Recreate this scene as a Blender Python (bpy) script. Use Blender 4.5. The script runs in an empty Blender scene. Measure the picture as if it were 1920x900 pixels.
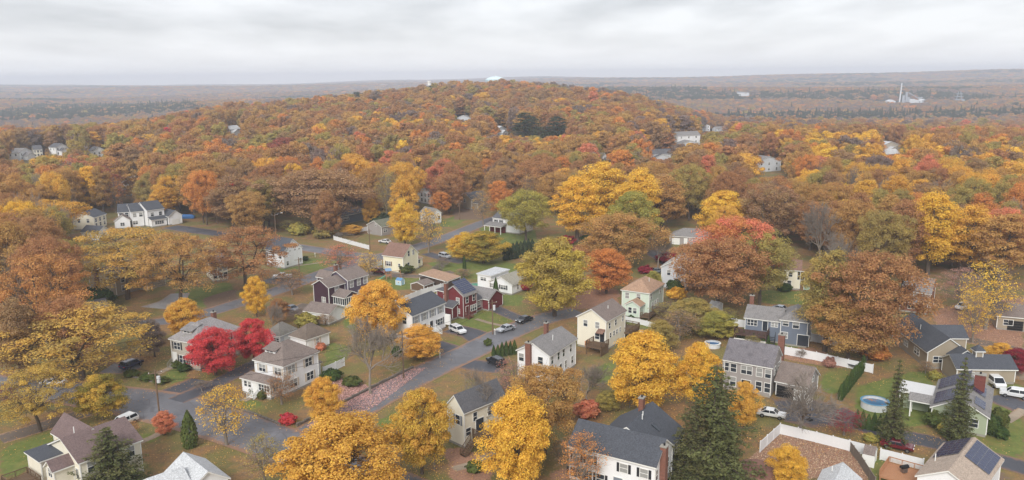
import bpy, math, random
import numpy as np
from mathutils import Vector, Matrix

S = bpy.context.scene
COL = S.collection
rnd = random.Random(7)
NR = np.random.default_rng(11)

# ---------------------------------------------------------------- camera
F, CH = 1480.0, 56.0                       # focal length in photo pixels, drone height in metres
PITCH, ROLL = math.atan((450 - 146) / F), math.radians(-0.6)
CAMR = Matrix.Rotation(math.pi / 2 - PITCH, 4, 'X') @ Matrix.Rotation(ROLL, 4, 'Z')
cam = bpy.data.cameras.new('camera')
cam.sensor_width, cam.lens = 36.0, 36.0 * F / 1920
cam.clip_start, cam.clip_end = 1.0, 40000
camo = bpy.data.objects.new('camera', cam)
camo.matrix_world = Matrix.Translation((0, 0, CH)) @ CAMR
COL.objects.link(camo)
S.camera = camo

# ---------------------------------------------------------------- world: overcast sky
SUN_EL, SUN_AZ = math.radians(38), math.radians(196)   # azimuth clockwise from +Y
W = bpy.data.worlds.new('World'); S.world = W; W.use_nodes = True
wn, wl = W.node_tree.nodes, W.node_tree.links
bg = wn['Background']; bg.inputs['Strength'].default_value = 0.1
sky = wn.new('ShaderNodeTexSky'); sky.sky_type = 'NISHITA'; sky.sun_disc = False
sky.sun_elevation, sky.sun_rotation = SUN_EL, SUN_AZ
tc = wn.new('ShaderNodeTexCoord'); sp = wn.new('ShaderNodeSeparateXYZ')
wl.new(tc.outputs['Generated'], sp.inputs[0])
def wmath(op, a, b=None):
    n = wn.new('ShaderNodeMath'); n.operation = op
    for i, v in enumerate((a, b)):
        if v is None: continue
        if isinstance(v, (int, float)): n.inputs[i].default_value = v
        else: wl.new(v, n.inputs[i])
    return n.outputs[0]
zz = wmath('ADD', wmath('MAXIMUM', sp.outputs['Z'], 0.0), 0.11)
cv = wn.new('ShaderNodeCombineXYZ')                      # a flat cloud deck seen in perspective
wl.new(wmath('DIVIDE', sp.outputs['X'], zz), cv.inputs[0]); wl.new(wmath('DIVIDE', sp.outputs['Y'], zz), cv.inputs[1])
def wnoise(scale, det, sx, sy, off=0.0):
    m = wn.new('ShaderNodeMapping'); m.inputs['Scale'].default_value = (sx, sy, 1); m.inputs['Location'].default_value = (off, off * 1.7, 0)
    n = wn.new('ShaderNodeTexNoise'); n.inputs['Scale'].default_value = scale; n.inputs['Detail'].default_value = det; n.inputs['Roughness'].default_value = 0.5
    wl.new(cv.outputs[0], m.inputs[0]); wl.new(m.outputs[0], n.inputs['Vector']); return n.outputs['Fac']
nz = wmath('ADD', wmath('MULTIPLY', wnoise(0.8, 4.0, 1.0, 0.55, 5.3), 0.8), wmath('MULTIPLY', wnoise(2.4, 5, 1.0, 0.7, 9.0), 0.2))
cr = wn.new('ShaderNodeValToRGB'); wl.new(nz, cr.inputs[0])
cr.color_ramp.elements[0].position, cr.color_ramp.elements[0].color = 0.36, (2.75, 2.8, 2.95, 1)
cr.color_ramp.elements[1].position, cr.color_ramp.elements[1].color = 0.6, (4.6, 4.64, 4.78, 1)
hz = wn.new('ShaderNodeMix'); hz.data_type = 'RGBA'; hz.inputs[7].default_value = (4.9, 4.93, 5.05, 1)   # the deck thickens and evens out to the horizon
mr = wn.new('ShaderNodeMapRange'); wl.new(sp.outputs['Z'], mr.inputs[0]); mr.inputs[1].default_value = 0.07; mr.inputs[2].default_value = 0.0; mr.inputs[3].default_value = 0.0; mr.inputs[4].default_value = 0.95
wl.new(mr.outputs[0], hz.inputs[0]); wl.new(cr.outputs[0], hz.inputs[6])
mx = wn.new('ShaderNodeMix'); mx.data_type = 'RGBA'; mx.inputs[0].default_value = 0.93
wl.new(sky.outputs[0], mx.inputs[6]); wl.new(hz.outputs[2], mx.inputs[7]); wl.new(mx.outputs[2], bg.inputs['Color'])
sun = bpy.data.lights.new('sun', 'SUN'); sun.energy = 1.5; sun.angle = math.radians(24); sun.color = (1, 0.965, 0.91)
suno = bpy.data.objects.new('sun', sun); COL.objects.link(suno)
sd = Vector((math.sin(SUN_AZ) * math.cos(SUN_EL), math.cos(SUN_AZ) * math.cos(SUN_EL), math.sin(SUN_EL)))
suno.rotation_euler = (-sd).to_track_quat('-Z', 'Y').to_euler()
suno.location = sd * 300
vs = S.view_settings; vs.view_transform = 'Standard'; vs.look = 'None'; vs.exposure = 1.12; vs.gamma = 1.0; vs.use_curve_mapping = False
S.render.engine = 'CYCLES'
cy = S.cycles
cy.max_bounces, cy.diffuse_bounces, cy.glossy_bounces, cy.transmission_bounces, cy.transparent_max_bounces, cy.volume_bounces = 4, 3, 2, 2, 4, 1
cy.use_denoising = True; cy.use_adaptive_sampling = True; cy.adaptive_threshold = 0.012
cy.sample_clamp_indirect = 6.0
S.render.filter_size = 1.2

# ---------------------------------------------------------------- where things stand
def sstep(a, b, x):
    t = np.clip((x - a) / (b - a), 0, 1); return t * t * (3 - 2 * t)
def gzn(x, y):
    x = np.asarray(x, float); y = np.asarray(y, float)
    r = np.hypot(x, y)
    t = x / np.maximum(y, 1)
    lft = sstep(.36, .5, -t); side = sstep(.12, .3, t) + lft; re = 800 - 330 * side + 170 * lft
    z = 9 * sstep(330, 640, r) * (1 - sstep(re, re + 450, r)) * (1 - .55 * side)
    z = z + 38 * np.exp(-((x + 25) / np.where(x < -25, 235, 215)) ** 2 - ((y - 1240) / 430) ** 2) * sstep(400, 800, r)
    z = z - 18 * sstep(620, 1700, r) - 16 * (side - lft) * sstep(470, 950, r) - 18 * lft * sstep(640, 1150, r)
    far = sstep(1300, 2600, r)
    z = z + far * (14 * side + 8 * np.sin(x / 610 + 1.3) * np.sin(y / 330 + x / 900) + 9 * np.sin(r / 210 + 2 * np.sin(t * 5)) + 6 * np.sin(x / 1500 + .4) + 8)
    z = z + (sstep(3400, 5600, r)) * (32 + 8 * np.sin(t * 7 + 1.0) + 34 * sstep(.2, .7, t) + 3 * np.sin(t * 23))
    z = z + (sstep(5600, 7200, r)) * (14 + 9 * np.sin(t * 11 + 2.6) + 4 * np.sin(t * 31))
    return z
def gz(x, y): return float(gzn(x, y))
def ray(px, py): return CAMR.to_3x3() @ Vector(((px - 960) / F, (450 - py) / F, -1.0))
def at(px, py, z=0.0):
    d = ray(px, py); t = (z - CH) / d.z; return Vector((d.x * t, d.y * t, z))
def atg(px, py, dz=0.0):
    d = ray(px, py); t, st = 40.0, 4.0                    # march to the ground, then halve the step
    for _ in range(4000):
        if CH + d.z * t <= gz(d.x * t, d.y * t) + dz:
            if st < .02: break
            t -= st; st *= .5
        t += st
        if st >= 4: st = max(4.0, t * .004)
        if t > 9000: break
    return Vector((d.x * t, d.y * t, gz(d.x * t, d.y * t) + dz))
CI = CAMR.to_3x3().transposed()
def proj(p):
    v = CI @ (Vector(p) - Vector((0, 0, CH))); return 960 + F * v.x / -v.z, 450 - F * v.y / -v.z, -v.z

# ---------------------------------------------------------------- small helpers
def lin(r, g, b):
    f = lambda c: (c / 255 / 12.92) if c <= 10 else ((c / 255 + .055) / 1.055) ** 2.4
    return (f(r), f(g), f(b))
def tag(o, label, cat, group=None):
    o['label'], o['category'] = label, cat
    if group: o['group'] = group
    return o
def setting(o, kind='structure'): o['kind'] = kind; return o
def link(o, parent=None):
    COL.objects.link(o)
    if parent is not None: o.parent = parent
    return o
def empty(name, loc, rz=0.0, label=None, cat=None, group=None):
    o = bpy.data.objects.new(name, None); o.location = loc; o.rotation_euler = (0, 0, rz); o.empty_display_size = .5
    link(o)
    if label: tag(o, label, cat, group)
    return o
class MB:
    """collects faces; build() links them as one mesh object"""
    def __init__(s): s.v, s.f, s.mi = [], [], []; s.cur = 0
    def add(s, vs, fs):
        n = len(s.v); s.v += [tuple(v) for v in vs]; s.f += [tuple(n + i for i in f) for f in fs]; s.mi += [s.cur] * len(fs); return s
    def box(s, x0, x1, y0, y1, z0, z1):
        return s.add([(x0,y0,z0),(x1,y0,z0),(x1,y1,z0),(x0,y1,z0),(x0,y0,z1),(x1,y0,z1),(x1,y1,z1),(x0,y1,z1)],
                     [(0,3,2,1),(4,5,6,7),(0,1,5,4),(1,2,6,5),(2,3,7,6),(3,0,4,7)])
    def prism(s, poly, axis, c0, c1):
        """poly of 2-D points extruded along axis ('x': (y,z), 'y': (x,z), 'z': (x,y))"""
        mk = {'x': lambda p, c: (c, p[0], p[1]), 'y': lambda p, c: (p[0], c, p[1]), 'z': lambda p, c: (p[0], p[1], c)}[axis]
        n = len(poly); vs = [mk(p, c0) for p in poly] + [mk(p, c1) for p in poly]
        fs = [tuple(range(n))[::-1], tuple(range(n, 2 * n))] + [(i, (i + 1) % n, n + (i + 1) % n, n + i) for i in range(n)]
        return s.add(vs, fs)
    def sheet(s, polys, t):
        """a roof: polygons given as top faces, thickened straight down by t"""
        from collections import Counter
        key = lambda p: tuple(round(c, 4) for c in p)
        cnt = Counter()
        for p in polys:
            for i in range(len(p)): cnt[frozenset((key(p[i]), key(p[(i + 1) % len(p)])))] += 1
        for p in polys:
            n = len(p); lo = [(x, y, z - t) for x, y, z in p]
            fs = [tuple(range(n)), tuple(range(n, 2 * n))[::-1]]
            for i in range(n):
                j = (i + 1) % n
                if cnt[frozenset((key(p[i]), key(p[j])))] == 1: fs.append((i, n + i, n + j, j))
            s.add(list(p) + lo, fs)
        return s
    def tube(s, p0, p1, r0, r1=None, n=6, cap=True):
        p0, p1 = Vector(p0), Vector(p1); r1 = r0 if r1 is None else r1
        d = (p1 - p0).normalized(); a = d.orthogonal().normalized(); b = d.cross(a)
        vs = [p0 + (a * math.cos(k * 2 * math.pi / n) + b * math.sin(k * 2 * math.pi / n)) * r0 for k in range(n)]
        vs += [p1 + (a * math.cos(k * 2 * math.pi / n) + b * math.sin(k * 2 * math.pi / n)) * r1 for k in range(n)]
        fs = [(k, (k + 1) % n, n + (k + 1) % n, n + k) for k in range(n)]
        if cap: fs += [tuple(range(n))[::-1], tuple(range(n, 2 * n))]
        return s.add(vs, fs)
    def mesh(s, name, mats, smooth=False):
        m = bpy.data.meshes.new(name); m.from_pydata(s.v, [], s.f)
        for k in (mats if isinstance(mats, (list, tuple)) else [mats]): m.materials.append(k)
        if any(s.mi): m.polygons.foreach_set('material_index', s.mi)
        if smooth: m.polygons.foreach_set('use_smooth', [True] * len(m.polygons))
        m.update(); return m
    def build(s, name, mats, parent=None, smooth=False):
        return link(bpy.data.objects.new(name, s.mesh(name, mats, smooth)), parent)
def npmesh(name, V, FQ, mats, attrs=(), smooth=False):
    """V n x 3, FQ m x k faces, attrs (name, type, domain, array)"""
    m = bpy.data.meshes.new(name); k = FQ.shape[1]
    m.vertices.add(len(V)); m.vertices.foreach_set('co', np.ascontiguousarray(V, np.float32).ravel())
    m.loops.add(FQ.size); m.loops.foreach_set('vertex_index', np.ascontiguousarray(FQ, np.int32).ravel())
    m.polygons.add(len(FQ)); m.polygons.foreach_set('loop_start', np.arange(0, FQ.size, k, dtype=np.int32))
    m.polygons.foreach_set('loop_total', np.full(len(FQ), k, np.int32))
    if smooth: m.polygons.foreach_set('use_smooth', np.ones(len(FQ), bool))
    for n, t, dom, arr in attrs:
        a = m.attributes.new(n, t, dom); a.data.foreach_set({'FLOAT': 'value', 'FLOAT_COLOR': 'color', 'FLOAT_VECTOR': 'vector', 'INT': 'value'}[t], np.ascontiguousarray(arr, np.int32 if t == 'INT' else np.float32).ravel())
    for k_ in (mats if isinstance(mats, (list, tuple)) else [mats]): m.materials.append(k_)
    m.update(calc_edges=True); return m

# ---------------------------------------------------------------- materials
class NT:
    def __init__(s, name):
        s.m = bpy.data.materials.new(name); s.m.use_nodes = True; s.n, s.l = s.m.node_tree.nodes, s.m.node_tree.links
        s.b = s.n['Principled BSDF']; s.out = s.n['Material Output']; s.b.inputs['Specular IOR Level'].default_value = .3
    def new(s, t, **kw):
        n = s.n.new(t)
        for k, v in kw.items(): setattr(n, k, v)
        return n
    def put(s, sock, v):
        if hasattr(v, 'is_output'): s.l.new(v, sock)
        elif isinstance(v, (tuple, list)) and len(v) == 3 and sock.type == 'RGBA': sock.default_value = (*v, 1)
        else: sock.default_value = v
    def math(s, op, a, b=0.0, c=None, clamp=False):
        n = s.new('ShaderNodeMath', operation=op, use_clamp=clamp); s.put(n.inputs[0], a); s.put(n.inputs[1], b)
        if c is not None: s.put(n.inputs[2], c)
        return n.outputs[0]
    def mix(s, fac, a, b, mode='MIX'):
        n = s.new('ShaderNodeMix', data_type='RGBA', blend_type=mode); s.put(n.inputs[0], fac); s.put(n.inputs[6], a); s.put(n.inputs[7], b); return n.outputs[2]
    def coord(s, which='Object'): return s.new('ShaderNodeTexCoord').outputs[which]
    def pos(s): return s.new('ShaderNodeNewGeometry').outputs['Position']
    def noise(s, vec, scale, det=4, rough=.55, stretch=None):
        if stretch:
            mp = s.new('ShaderNodeMapping'); mp.inputs['Scale'].default_value = stretch; s.l.new(vec, mp.inputs[0]); vec = mp.outputs[0]
        n = s.new('ShaderNodeTexNoise'); n.inputs['Scale'].default_value = scale; n.inputs['Detail'].default_value = det; n.inputs['Roughness'].default_value = rough
        s.l.new(vec, n.inputs['Vector']); return n.outputs['Fac']
    def ramp(s, fac, a, b, lo=0.0, hi=1.0):
        n = s.new('ShaderNodeMapRange', interpolation_type='SMOOTHSTEP'); s.put(n.inputs[0], fac); n.inputs[1].default_value = a; n.inputs[2].default_value = b; n.inputs[3].default_value = lo; n.inputs[4].default_value = hi; return n.outputs[0]
    def bump(s, h, strength, dist=.05):
        n = s.new('ShaderNodeBump'); n.inputs['Strength'].default_value = strength; n.inputs['Distance'].default_value = dist; s.put(n.inputs['Height'], h); s.l.new(n.outputs[0], s.b.inputs['Normal'])
    def fin(s, col=None, rough=None, metal=None):
        if col is not None: s.put(s.b.inputs['Base Color'], col)
        if rough is not None: s.put(s.b.inputs['Roughness'], rough)
        if metal is not None: s.put(s.b.inputs['Metallic'], metal)
        return s.m
def scale3(c, k): return tuple(min(x * k, 1) for x in c)
_mc = {}
def plain(name, c, rough=.6, metal=0.0, var=.18, scale=3.0):
    if name in _mc: return _mc[name]
    t = NT(name); n = t.noise(t.coord(), scale, 4)
    _mc[name] = t.fin(t.mix(n, scale3(c, 1 - var), scale3(c, 1 + var)), rough, metal); return _mc[name]
def siding(name, c, lap=.16):
    if name in _mc: return _mc[name]
    t = NT(name); o = t.coord(); sp = t.new('ShaderNodeSeparateXYZ'); t.l.new(o, sp.inputs[0])
    saw = t.math('FRACT', t.math('MULTIPLY', sp.outputs['Z'], 1 / lap))
    d = t.noise(o, .6, 5, .6, (1, 1, .35)); g = t.noise(o, 2.3, 3)
    c1 = t.mix(t.ramp(d, .35, .8), c, tuple(x * k for x, k in zip(c, (.9, .895, .87))))
    c1 = t.mix(t.math('MULTIPLY', t.ramp(saw, .86, 1.0), .22), c1, scale3(c, .45))
    c1 = t.mix(t.math('MULTIPLY', g, .12), c1, scale3(c, .6))
    t.bump(saw, .25, .02)
    _mc[name] = t.fin(c1, .65); return _mc[name]
def shingle(name, c, streak=.35, moss=None, c2=None):
    if name in _mc: return _mc[name]
    t = NT(name); o = t.coord()
    fine = t.noise(o, 5.5, 3, .7); big = t.noise(o, .32, 5, .6); run = t.noise(o, .9, 4, .6, (1.0, 1.0, .18))
    col = t.mix(t.ramp(fine, .3, .7), scale3(c, .72), c2 or scale3(c, 1.28))
    col = t.mix(t.math('MULTIPLY', t.ramp(run, .45, .75), streak), col, scale3(c, .5))
    col = t.mix(t.math('MULTIPLY', t.ramp(big, .5, .75), .3), col, scale3(c, 1.35))
    if moss: col = t.mix(t.math('MULTIPLY', t.ramp(t.noise(o, .8, 5, .7), .55, .72), .6), col, moss)
    sp = t.new('ShaderNodeSeparateXYZ'); t.l.new(o, sp.inputs[0])
    saw = t.math('FRACT', t.math('MULTIPLY', sp.outputs['Z'], 9.0))
    t.bump(t.math('ADD', t.math('MULTIPLY', saw, .5), fine), .35, .03)
    _mc[name] = t.fin(col, .85); return _mc[name]
def brickmat(name, c):
    if name in _mc: return _mc[name]
    t = NT(name); o = t.coord(); b = t.new('ShaderNodeTexBrick'); t.l.new(o, b.inputs[0])
    mp = t.new('ShaderNodeMapping'); mp.inputs['Rotation'].default_value = (math.pi / 2, 0, 0); t.l.new(o, mp.inputs[0]); t.l.new(mp.outputs[0], b.inputs[0])
    b.inputs['Scale'].default_value = 3.2
    for i, k in ((1, .8), (2, 1.25)): b.inputs[i].default_value = (*scale3(c, k), 1)
    b.inputs[3].default_value = (*lin(150, 138, 125), 1); b.inputs['Mortar Size'].default_value = .012
    _mc[name] = t.fin(t.mix(t.noise(o, 3, 4), b.outputs['Color'], scale3(c, .7)), .85); return _mc[name]
def glossy(name, c, rough, metal=0.0, coat=0.0):
    if name in _mc: return _mc[name]
    t = NT(name); t.b.inputs['Specular IOR Level'].default_value = .5; t.b.inputs['Coat Weight'].default_value = coat
    n = t.noise(t.coord(), 4, 3)
    _mc[name] = t.fin(t.mix(t.math('MULTIPLY', n, .25), c, scale3(c, .75)), rough, metal); return _mc[name]
GLASS = glossy('window_glass', lin(52, 58, 66), .08)
CURTAIN = plain('curtained_glass', lin(150, 150, 148), .25)
WHITE = plain('white_trim', lin(226, 226, 222), .55, var=.05)
CONC = plain('concrete', lin(150, 146, 138), .9)
BLACK = plain('black_and_dark_bay', lin(28, 28, 30), .8)
STEEL = glossy('bare_metal', lin(150, 152, 155), .35, .9)
WOOD = plain('weathered_wood', lin(104, 84, 66), .85, scale=6)
CEDAR = plain('cedar_boards', lin(168, 122, 90), .8, scale=6)
POLEW = plain('pole_wood', lin(112, 92, 74), .9, scale=5)
BRICK = brickmat('chimney_brick', lin(132, 88, 74))
SOLAR = glossy('solar_cells', lin(42, 50, 80), .26, 0, .25)
SHUT = {'black': plain('black_shutter', lin(44, 44, 48), .6), 'tan': plain('tan_shutter', lin(196, 184, 168), .6), 'brown': plain('brown_shutter', lin(120, 96, 86), .6), 'grey': plain('grey_shutter', lin(120, 126, 136), .6)}

# ---------------------------------------------------------------- vegetation: meshes
def leafmat():
    t = NT('autumn_leaves')
    def A(name, kind):
        n = t.new('ShaderNodeAttribute', attribute_type=kind); n.attribute_name = name; return n
    a, b, ti = A('leaf_color', 'INSTANCER').outputs['Color'], A('leaf_color_b', 'INSTANCER').outputs['Color'], A('tint', 'GEOMETRY').outputs['Fac']
    col = t.mix(t.ramp(ti, .15, .9), a, b)
    sh = A('shade', 'GEOMETRY').outputs['Fac']
    hs = t.new('ShaderNodeHueSaturation'); t.l.new(col, hs.inputs['Color'])
    t.put(hs.inputs['Value'], t.math('MULTIPLY_ADD', sh, .42, .84)); t.put(hs.inputs['Hue'], t.math('MULTIPLY_ADD', sh, .022, .489))
    d = t.new('ShaderNodeBsdfDiffuse'); tr = t.new('ShaderNodeBsdfTranslucent'); ms = t.new('ShaderNodeMixShader'); ms.inputs[0].default_value = .36
    t.l.new(hs.outputs[0], d.inputs[0]); t.l.new(hs.outputs[0], tr.inputs[0]); t.l.new(d.outputs[0], ms.inputs[1]); t.l.new(tr.outputs[0], ms.inputs[2]); t.l.new(ms.outputs[0], t.out.inputs['Surface'])
    t.n.remove(t.b); return t.m
LEAF = leafmat()
BARK = plain('bark', lin(92, 80, 70), .95, var=.35, scale=2.0)
BARKG = plain('pale_bark', lin(128, 118, 108), .95, var=.3, scale=2.0)

def quads(P, N, size, asp, rng):
    """one diamond-shaped leaf face per point"""
    N = N / np.maximum(np.linalg.norm(N, axis=1, keepdims=True), 1e-6)
    T = np.cross(N, rng.normal(size=P.shape)); T /= np.maximum(np.linalg.norm(T, axis=1, keepdims=True), 1e-6)
    B = np.cross(N, T); s = size[:, None]
    V = np.stack([P + T * s, P + B * s * asp + N * s * .15, P - T * s, P - B * s * asp + N * s * .15], 1).reshape(-1, 3)
    return V, np.arange(len(V)).reshape(-1, 4)
def envelope(shape, u):
    if shape == 'maple': return np.sin(np.pi * np.clip(u * .86 + .12, 0, 1)) ** .62
    if shape == 'oak': return np.where(u < .55, .62 + .38 * np.sin(np.pi * u / 1.1), np.sqrt(np.clip(1 - ((u - .55) / .47) ** 2, 0, 1)))
    if shape == 'tall': return np.sin(np.pi * np.clip(u * .8 + .14, 0, 1)) ** .8
    return np.sqrt(np.clip(1 - (2 * u - .8) ** 2 / 1.5, 0.02, 1))
def clumps(shape, Hc0, H, Wd, n, rmin, rng):
    """clump centres spread through the outer crown"""
    out, tries = [], 0; ph = rng.random(4) * 6.28
    while len(out) < n and tries < n * 60:
        tries += 1
        u = rng.random() ** .85; a = rng.random() * 2 * math.pi
        R = envelope(shape, np.array(u)) * Wd / 2
        wob = 1 + .24 * math.sin(3 * a + ph[0]) * math.sin(4 * u + a + ph[1]) + .14 * math.sin(5 * a + ph[2] + 3 * u) + .1 * math.sin(8 * a + ph[3] - 5 * u)
        rr = R * wob * (1 - .62 * rng.random() ** 2.2)
        p = np.array([math.cos(a) * rr, math.sin(a) * rr, Hc0 + u * (H - Hc0)])
        md = rmin * (1.0 - .5 * tries / (n * 60))
        if all(np.linalg.norm(p - q) > md for q in out): out.append(p)
    return np.array(out)
def limb(mb, pts, r0, r1, n=4):
    k = len(pts) - 1
    for i in range(k):
        mb.tube(pts[i], pts[i + 1], r0 + (r1 - r0) * i / k, r0 + (r1 - r0) * (i + 1) / k, n, cap=False)
def curve(p, q, rng, bend=.12, k=3, up=.25):
    p, q = np.array(p, float), np.array(q, float); L = np.linalg.norm(q - p); out = [p]
    w = rng.normal(size=3) * bend * L
    for i in range(1, k):
        t = i / k; out.append(p + (q - p) * t + w * math.sin(math.pi * t) + np.array([0, 0, -up * L * t * (1 - t)]))
    return out + [q]
def broadleaf(shape, seed, H=14.0, Wd=11.0, base=.22, n=70, per=210, leaf=.2, cr=1.55, rmin=1.25, bark=None, gap=0.0, twigs=0, flat=.62, nr=.42):
    """(trunk mesh, crown mesh): a branching trunk that carries leafy clumps"""
    rng = np.random.default_rng(seed)
    C = clumps(shape, H * base + cr * .4, H - cr * .45, Wd - cr * 1.3, n, rmin, rng)
    mb = MB(); tr = H * .022
    fork = H * (base + (.14 if shape != 'tall' else .3)); lean = rng.normal(size=2) * H * .02
    tp = [np.array([0, 0, -.4]), np.array([lean[0] * .3, lean[1] * .3, fork * .5]), np.array([lean[0], lean[1], fork])]
    limb(mb, tp, tr * 1.15, tr * .8, 7)
    nl = 5 if shape != 'tall' else 4; limbs = []
    for k in range(nl):
        a = 2 * math.pi * (k + rng.random() * .6) / nl
        spread = (.27 if shape in ('oak',) else .17) * Wd * (0.35 if k == 0 else 1)
        top = np.array([lean[0] + math.cos(a) * spread, lean[1] + math.sin(a) * spread, fork + (H - fork) * (.78 if k == 0 else .45 + .2 * rng.random())])
        c = curve(tp[2] - np.array([0, 0, .1 * k]), top, rng, .07, 4, .2); limb(mb, c, tr * .62, tr * .2, 5); limbs.append(c)
    nodes = np.array([q for c in limbs for q in c[1:]])
    for c in C:
        d = np.linalg.norm(nodes - c, axis=1) + np.maximum(0, nodes[:, 2] - c[2] + .3) * 2; j = nodes[int(np.argmin(d))]
        path = curve(j, c, rng, .1, 3, .15); limb(mb, path, tr * .19, tr * .05, 4)
        for _ in range(twigs):
            e = c + rng.normal(size=3) * cr * np.array([.8, .8, .6]); limb(mb, [path[2], (path[2] + e) / 2 + rng.normal(size=3) * .12, e], tr * .06, .012, 3)
    trunk = mb.mesh('trunk', bark or BARK, True)
    P, N, TI, SZ = [], [], [], []
    for c in C:
        r = cr * (.6 + .75 * rng.random() ** 1.3); k = int(per * (.7 + .6 * rng.random()) * (1 - gap * rng.random()))
        d = rng.normal(size=(k, 3)); d /= np.linalg.norm(d, axis=1, keepdims=True)
        low = d[:, 2] < -.2; d[low & (rng.random(k) < .65), 2] *= -1
        rad = r * (.25 + .75 * rng.random(k) ** .45) * (1 + .18 * np.sin(d[:, 0] * 5 + c[0]) * np.cos(d[:, 1] * 4 + c[1]))
        p = c + d * rad[:, None] * np.array([1, 1, flat])
        P.append(p); N.append(d * .8 + np.array([0, 0, .55]) + rng.normal(size=(k, 3)) * nr)
        TI.append(np.clip(rng.random() * .8 + rng.normal(size=k) * .16, 0, 1)); SZ.append(leaf * (.7 + .6 * rng.random(k)))
    P, N, TI, SZ = map(np.concatenate, (P, N, TI, SZ))
    V, Q = quads(P, N, SZ, .62, rng)
    crown = npmesh('crown', V, Q, LEAF, [('tint', 'FLOAT', 'FACE', TI), ('shade', 'FLOAT', 'FACE', rng.random(len(Q)))])
    return trunk, crown, H, Wd
def baretree(seed, H=13.0, Wd=11.0, bark=None):
    """a leafless tree: trunk mesh and a crown of fine twigs"""
    rng = np.random.default_rng(seed); mb, tw = MB(), MB()
    def grow(p, d, L, r, lev):
        k = 3; pts = [p]
        for i in range(k):
            d = d + rng.normal(size=3) * .13 + np.array([0, 0, .05]); d /= np.linalg.norm(d); pts.append(pts[-1] + d * L / k)
        limb(mb if lev < 3 else tw, pts, r, r * .55, 6 if lev == 0 else (4 if lev < 3 else 3))
        if lev >= 5: return
        nb = (4, 4, 4, 3, 3)[lev]
        for j in range(nb):
            q = pts[1 + (j * (k - 1)) // nb + (1 if j % 2 else 0)] if lev else pts[-1] - np.array([0, 0, .12 * j * H / 13])
            a = rng.normal(size=3); a -= a.dot(d) * d; a /= np.linalg.norm(a)
            s = .55 + .35 * rng.random(); nd = d * math.cos(s) + a * math.sin(s) + np.array([0, 0, .12]); nd /= np.linalg.norm(nd)
            grow(q, nd, L * (.62 + .16 * rng.random()) * (1.25 if lev == 0 else 1), max(r * .52, .024), lev + 1)
        if lev: grow(pts[-1], d, L * .6, r * .56, lev + 1)
    grow(np.array([0, 0, -.3]), np.array([.02, 0, 1.0]), H * .27, H * .021, 0)
    m1, m2 = mb.mesh('trunk', bark or BARKG, True), tw.mesh('crown', bark or BARKG, False)
    allv = np.array([v.co[:] for v in m2.vertices]); hh = allv[:, 2].max(); ww = np.percentile(np.hypot(allv[:, 0], allv[:, 1]), 96) * 2
    return m1, m2, hh, ww
def conifer(seed, H=12.0, Wd=6.5, layers=26, leaf=.17, base=.06, droop=.35, per=46, lean=1.0):
    rng = np.random.default_rng(seed); mb = MB(); limb(mb, [(0, 0, -.3), (.03, 0, H * .5), (0, 0, H * .99)], H * .02, H * .003, 6)
    P, N, TI = [], [], []
    for i in range(layers):
        u = (i + .5) / layers; z = H * (base + (1 - base) * u); R = Wd / 2 * ((1 - u) ** lean * .97 + .03); nb = max(5, int(13 * (1 - u) + 5))
        for j in range(nb):
            a = 2 * math.pi * (j + rng.random() * .7) / nb + i * 2.4; L = R * (.5 + .62 * rng.random()) * (1 + .2 * math.sin(a * 2 + i * .9 + seed)); dr = droop * L * (.7 + .6 * rng.random())
            d = np.array([math.cos(a), math.sin(a), 0]); zt = z - dr + .15 * L
            if L > .7: limb(mb, [(0, 0, z), d * L * .55 + np.array([0, 0, z - dr * .45]), d * L * .97 + np.array([0, 0, zt])], .03 + L * .008, .01, 3)
            k = max(5, int(per * L / (Wd / 2) + 4)); t = rng.random(k) ** .7
            p = d[None] * (L * t)[:, None]; p[:, 2] = z - dr * t + .15 * L * t * t
            side = np.array([-d[1], d[0], 0]); wd = .3 * L * (1 - t * .75) + .08
            p += side[None] * (rng.normal(size=k) * wd * .55)[:, None]; p[:, 2] += -np.abs(rng.normal(size=k)) * .12 * (1 + L * .25)
            P.append(p); nn = rng.normal(size=(k, 3)) * .45 + np.array([0, 0, .85]) + d * .35; N.append(nn); TI.append(np.clip(rng.random() * .6 + t * .3 + rng.normal(size=k) * .1, 0, 1))
    P, N, TI = map(np.concatenate, (P, N, TI)); V, Q = quads(P, N, leaf * (.8 + .7 * rng.random(len(P))), .5, rng)
    return mb.mesh('trunk', BARK, True), npmesh('crown', V, Q, LEAF, [('tint', 'FLOAT', 'FACE', TI), ('shade', 'FLOAT', 'FACE', rng.random(len(Q)))]), H, Wd
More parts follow.
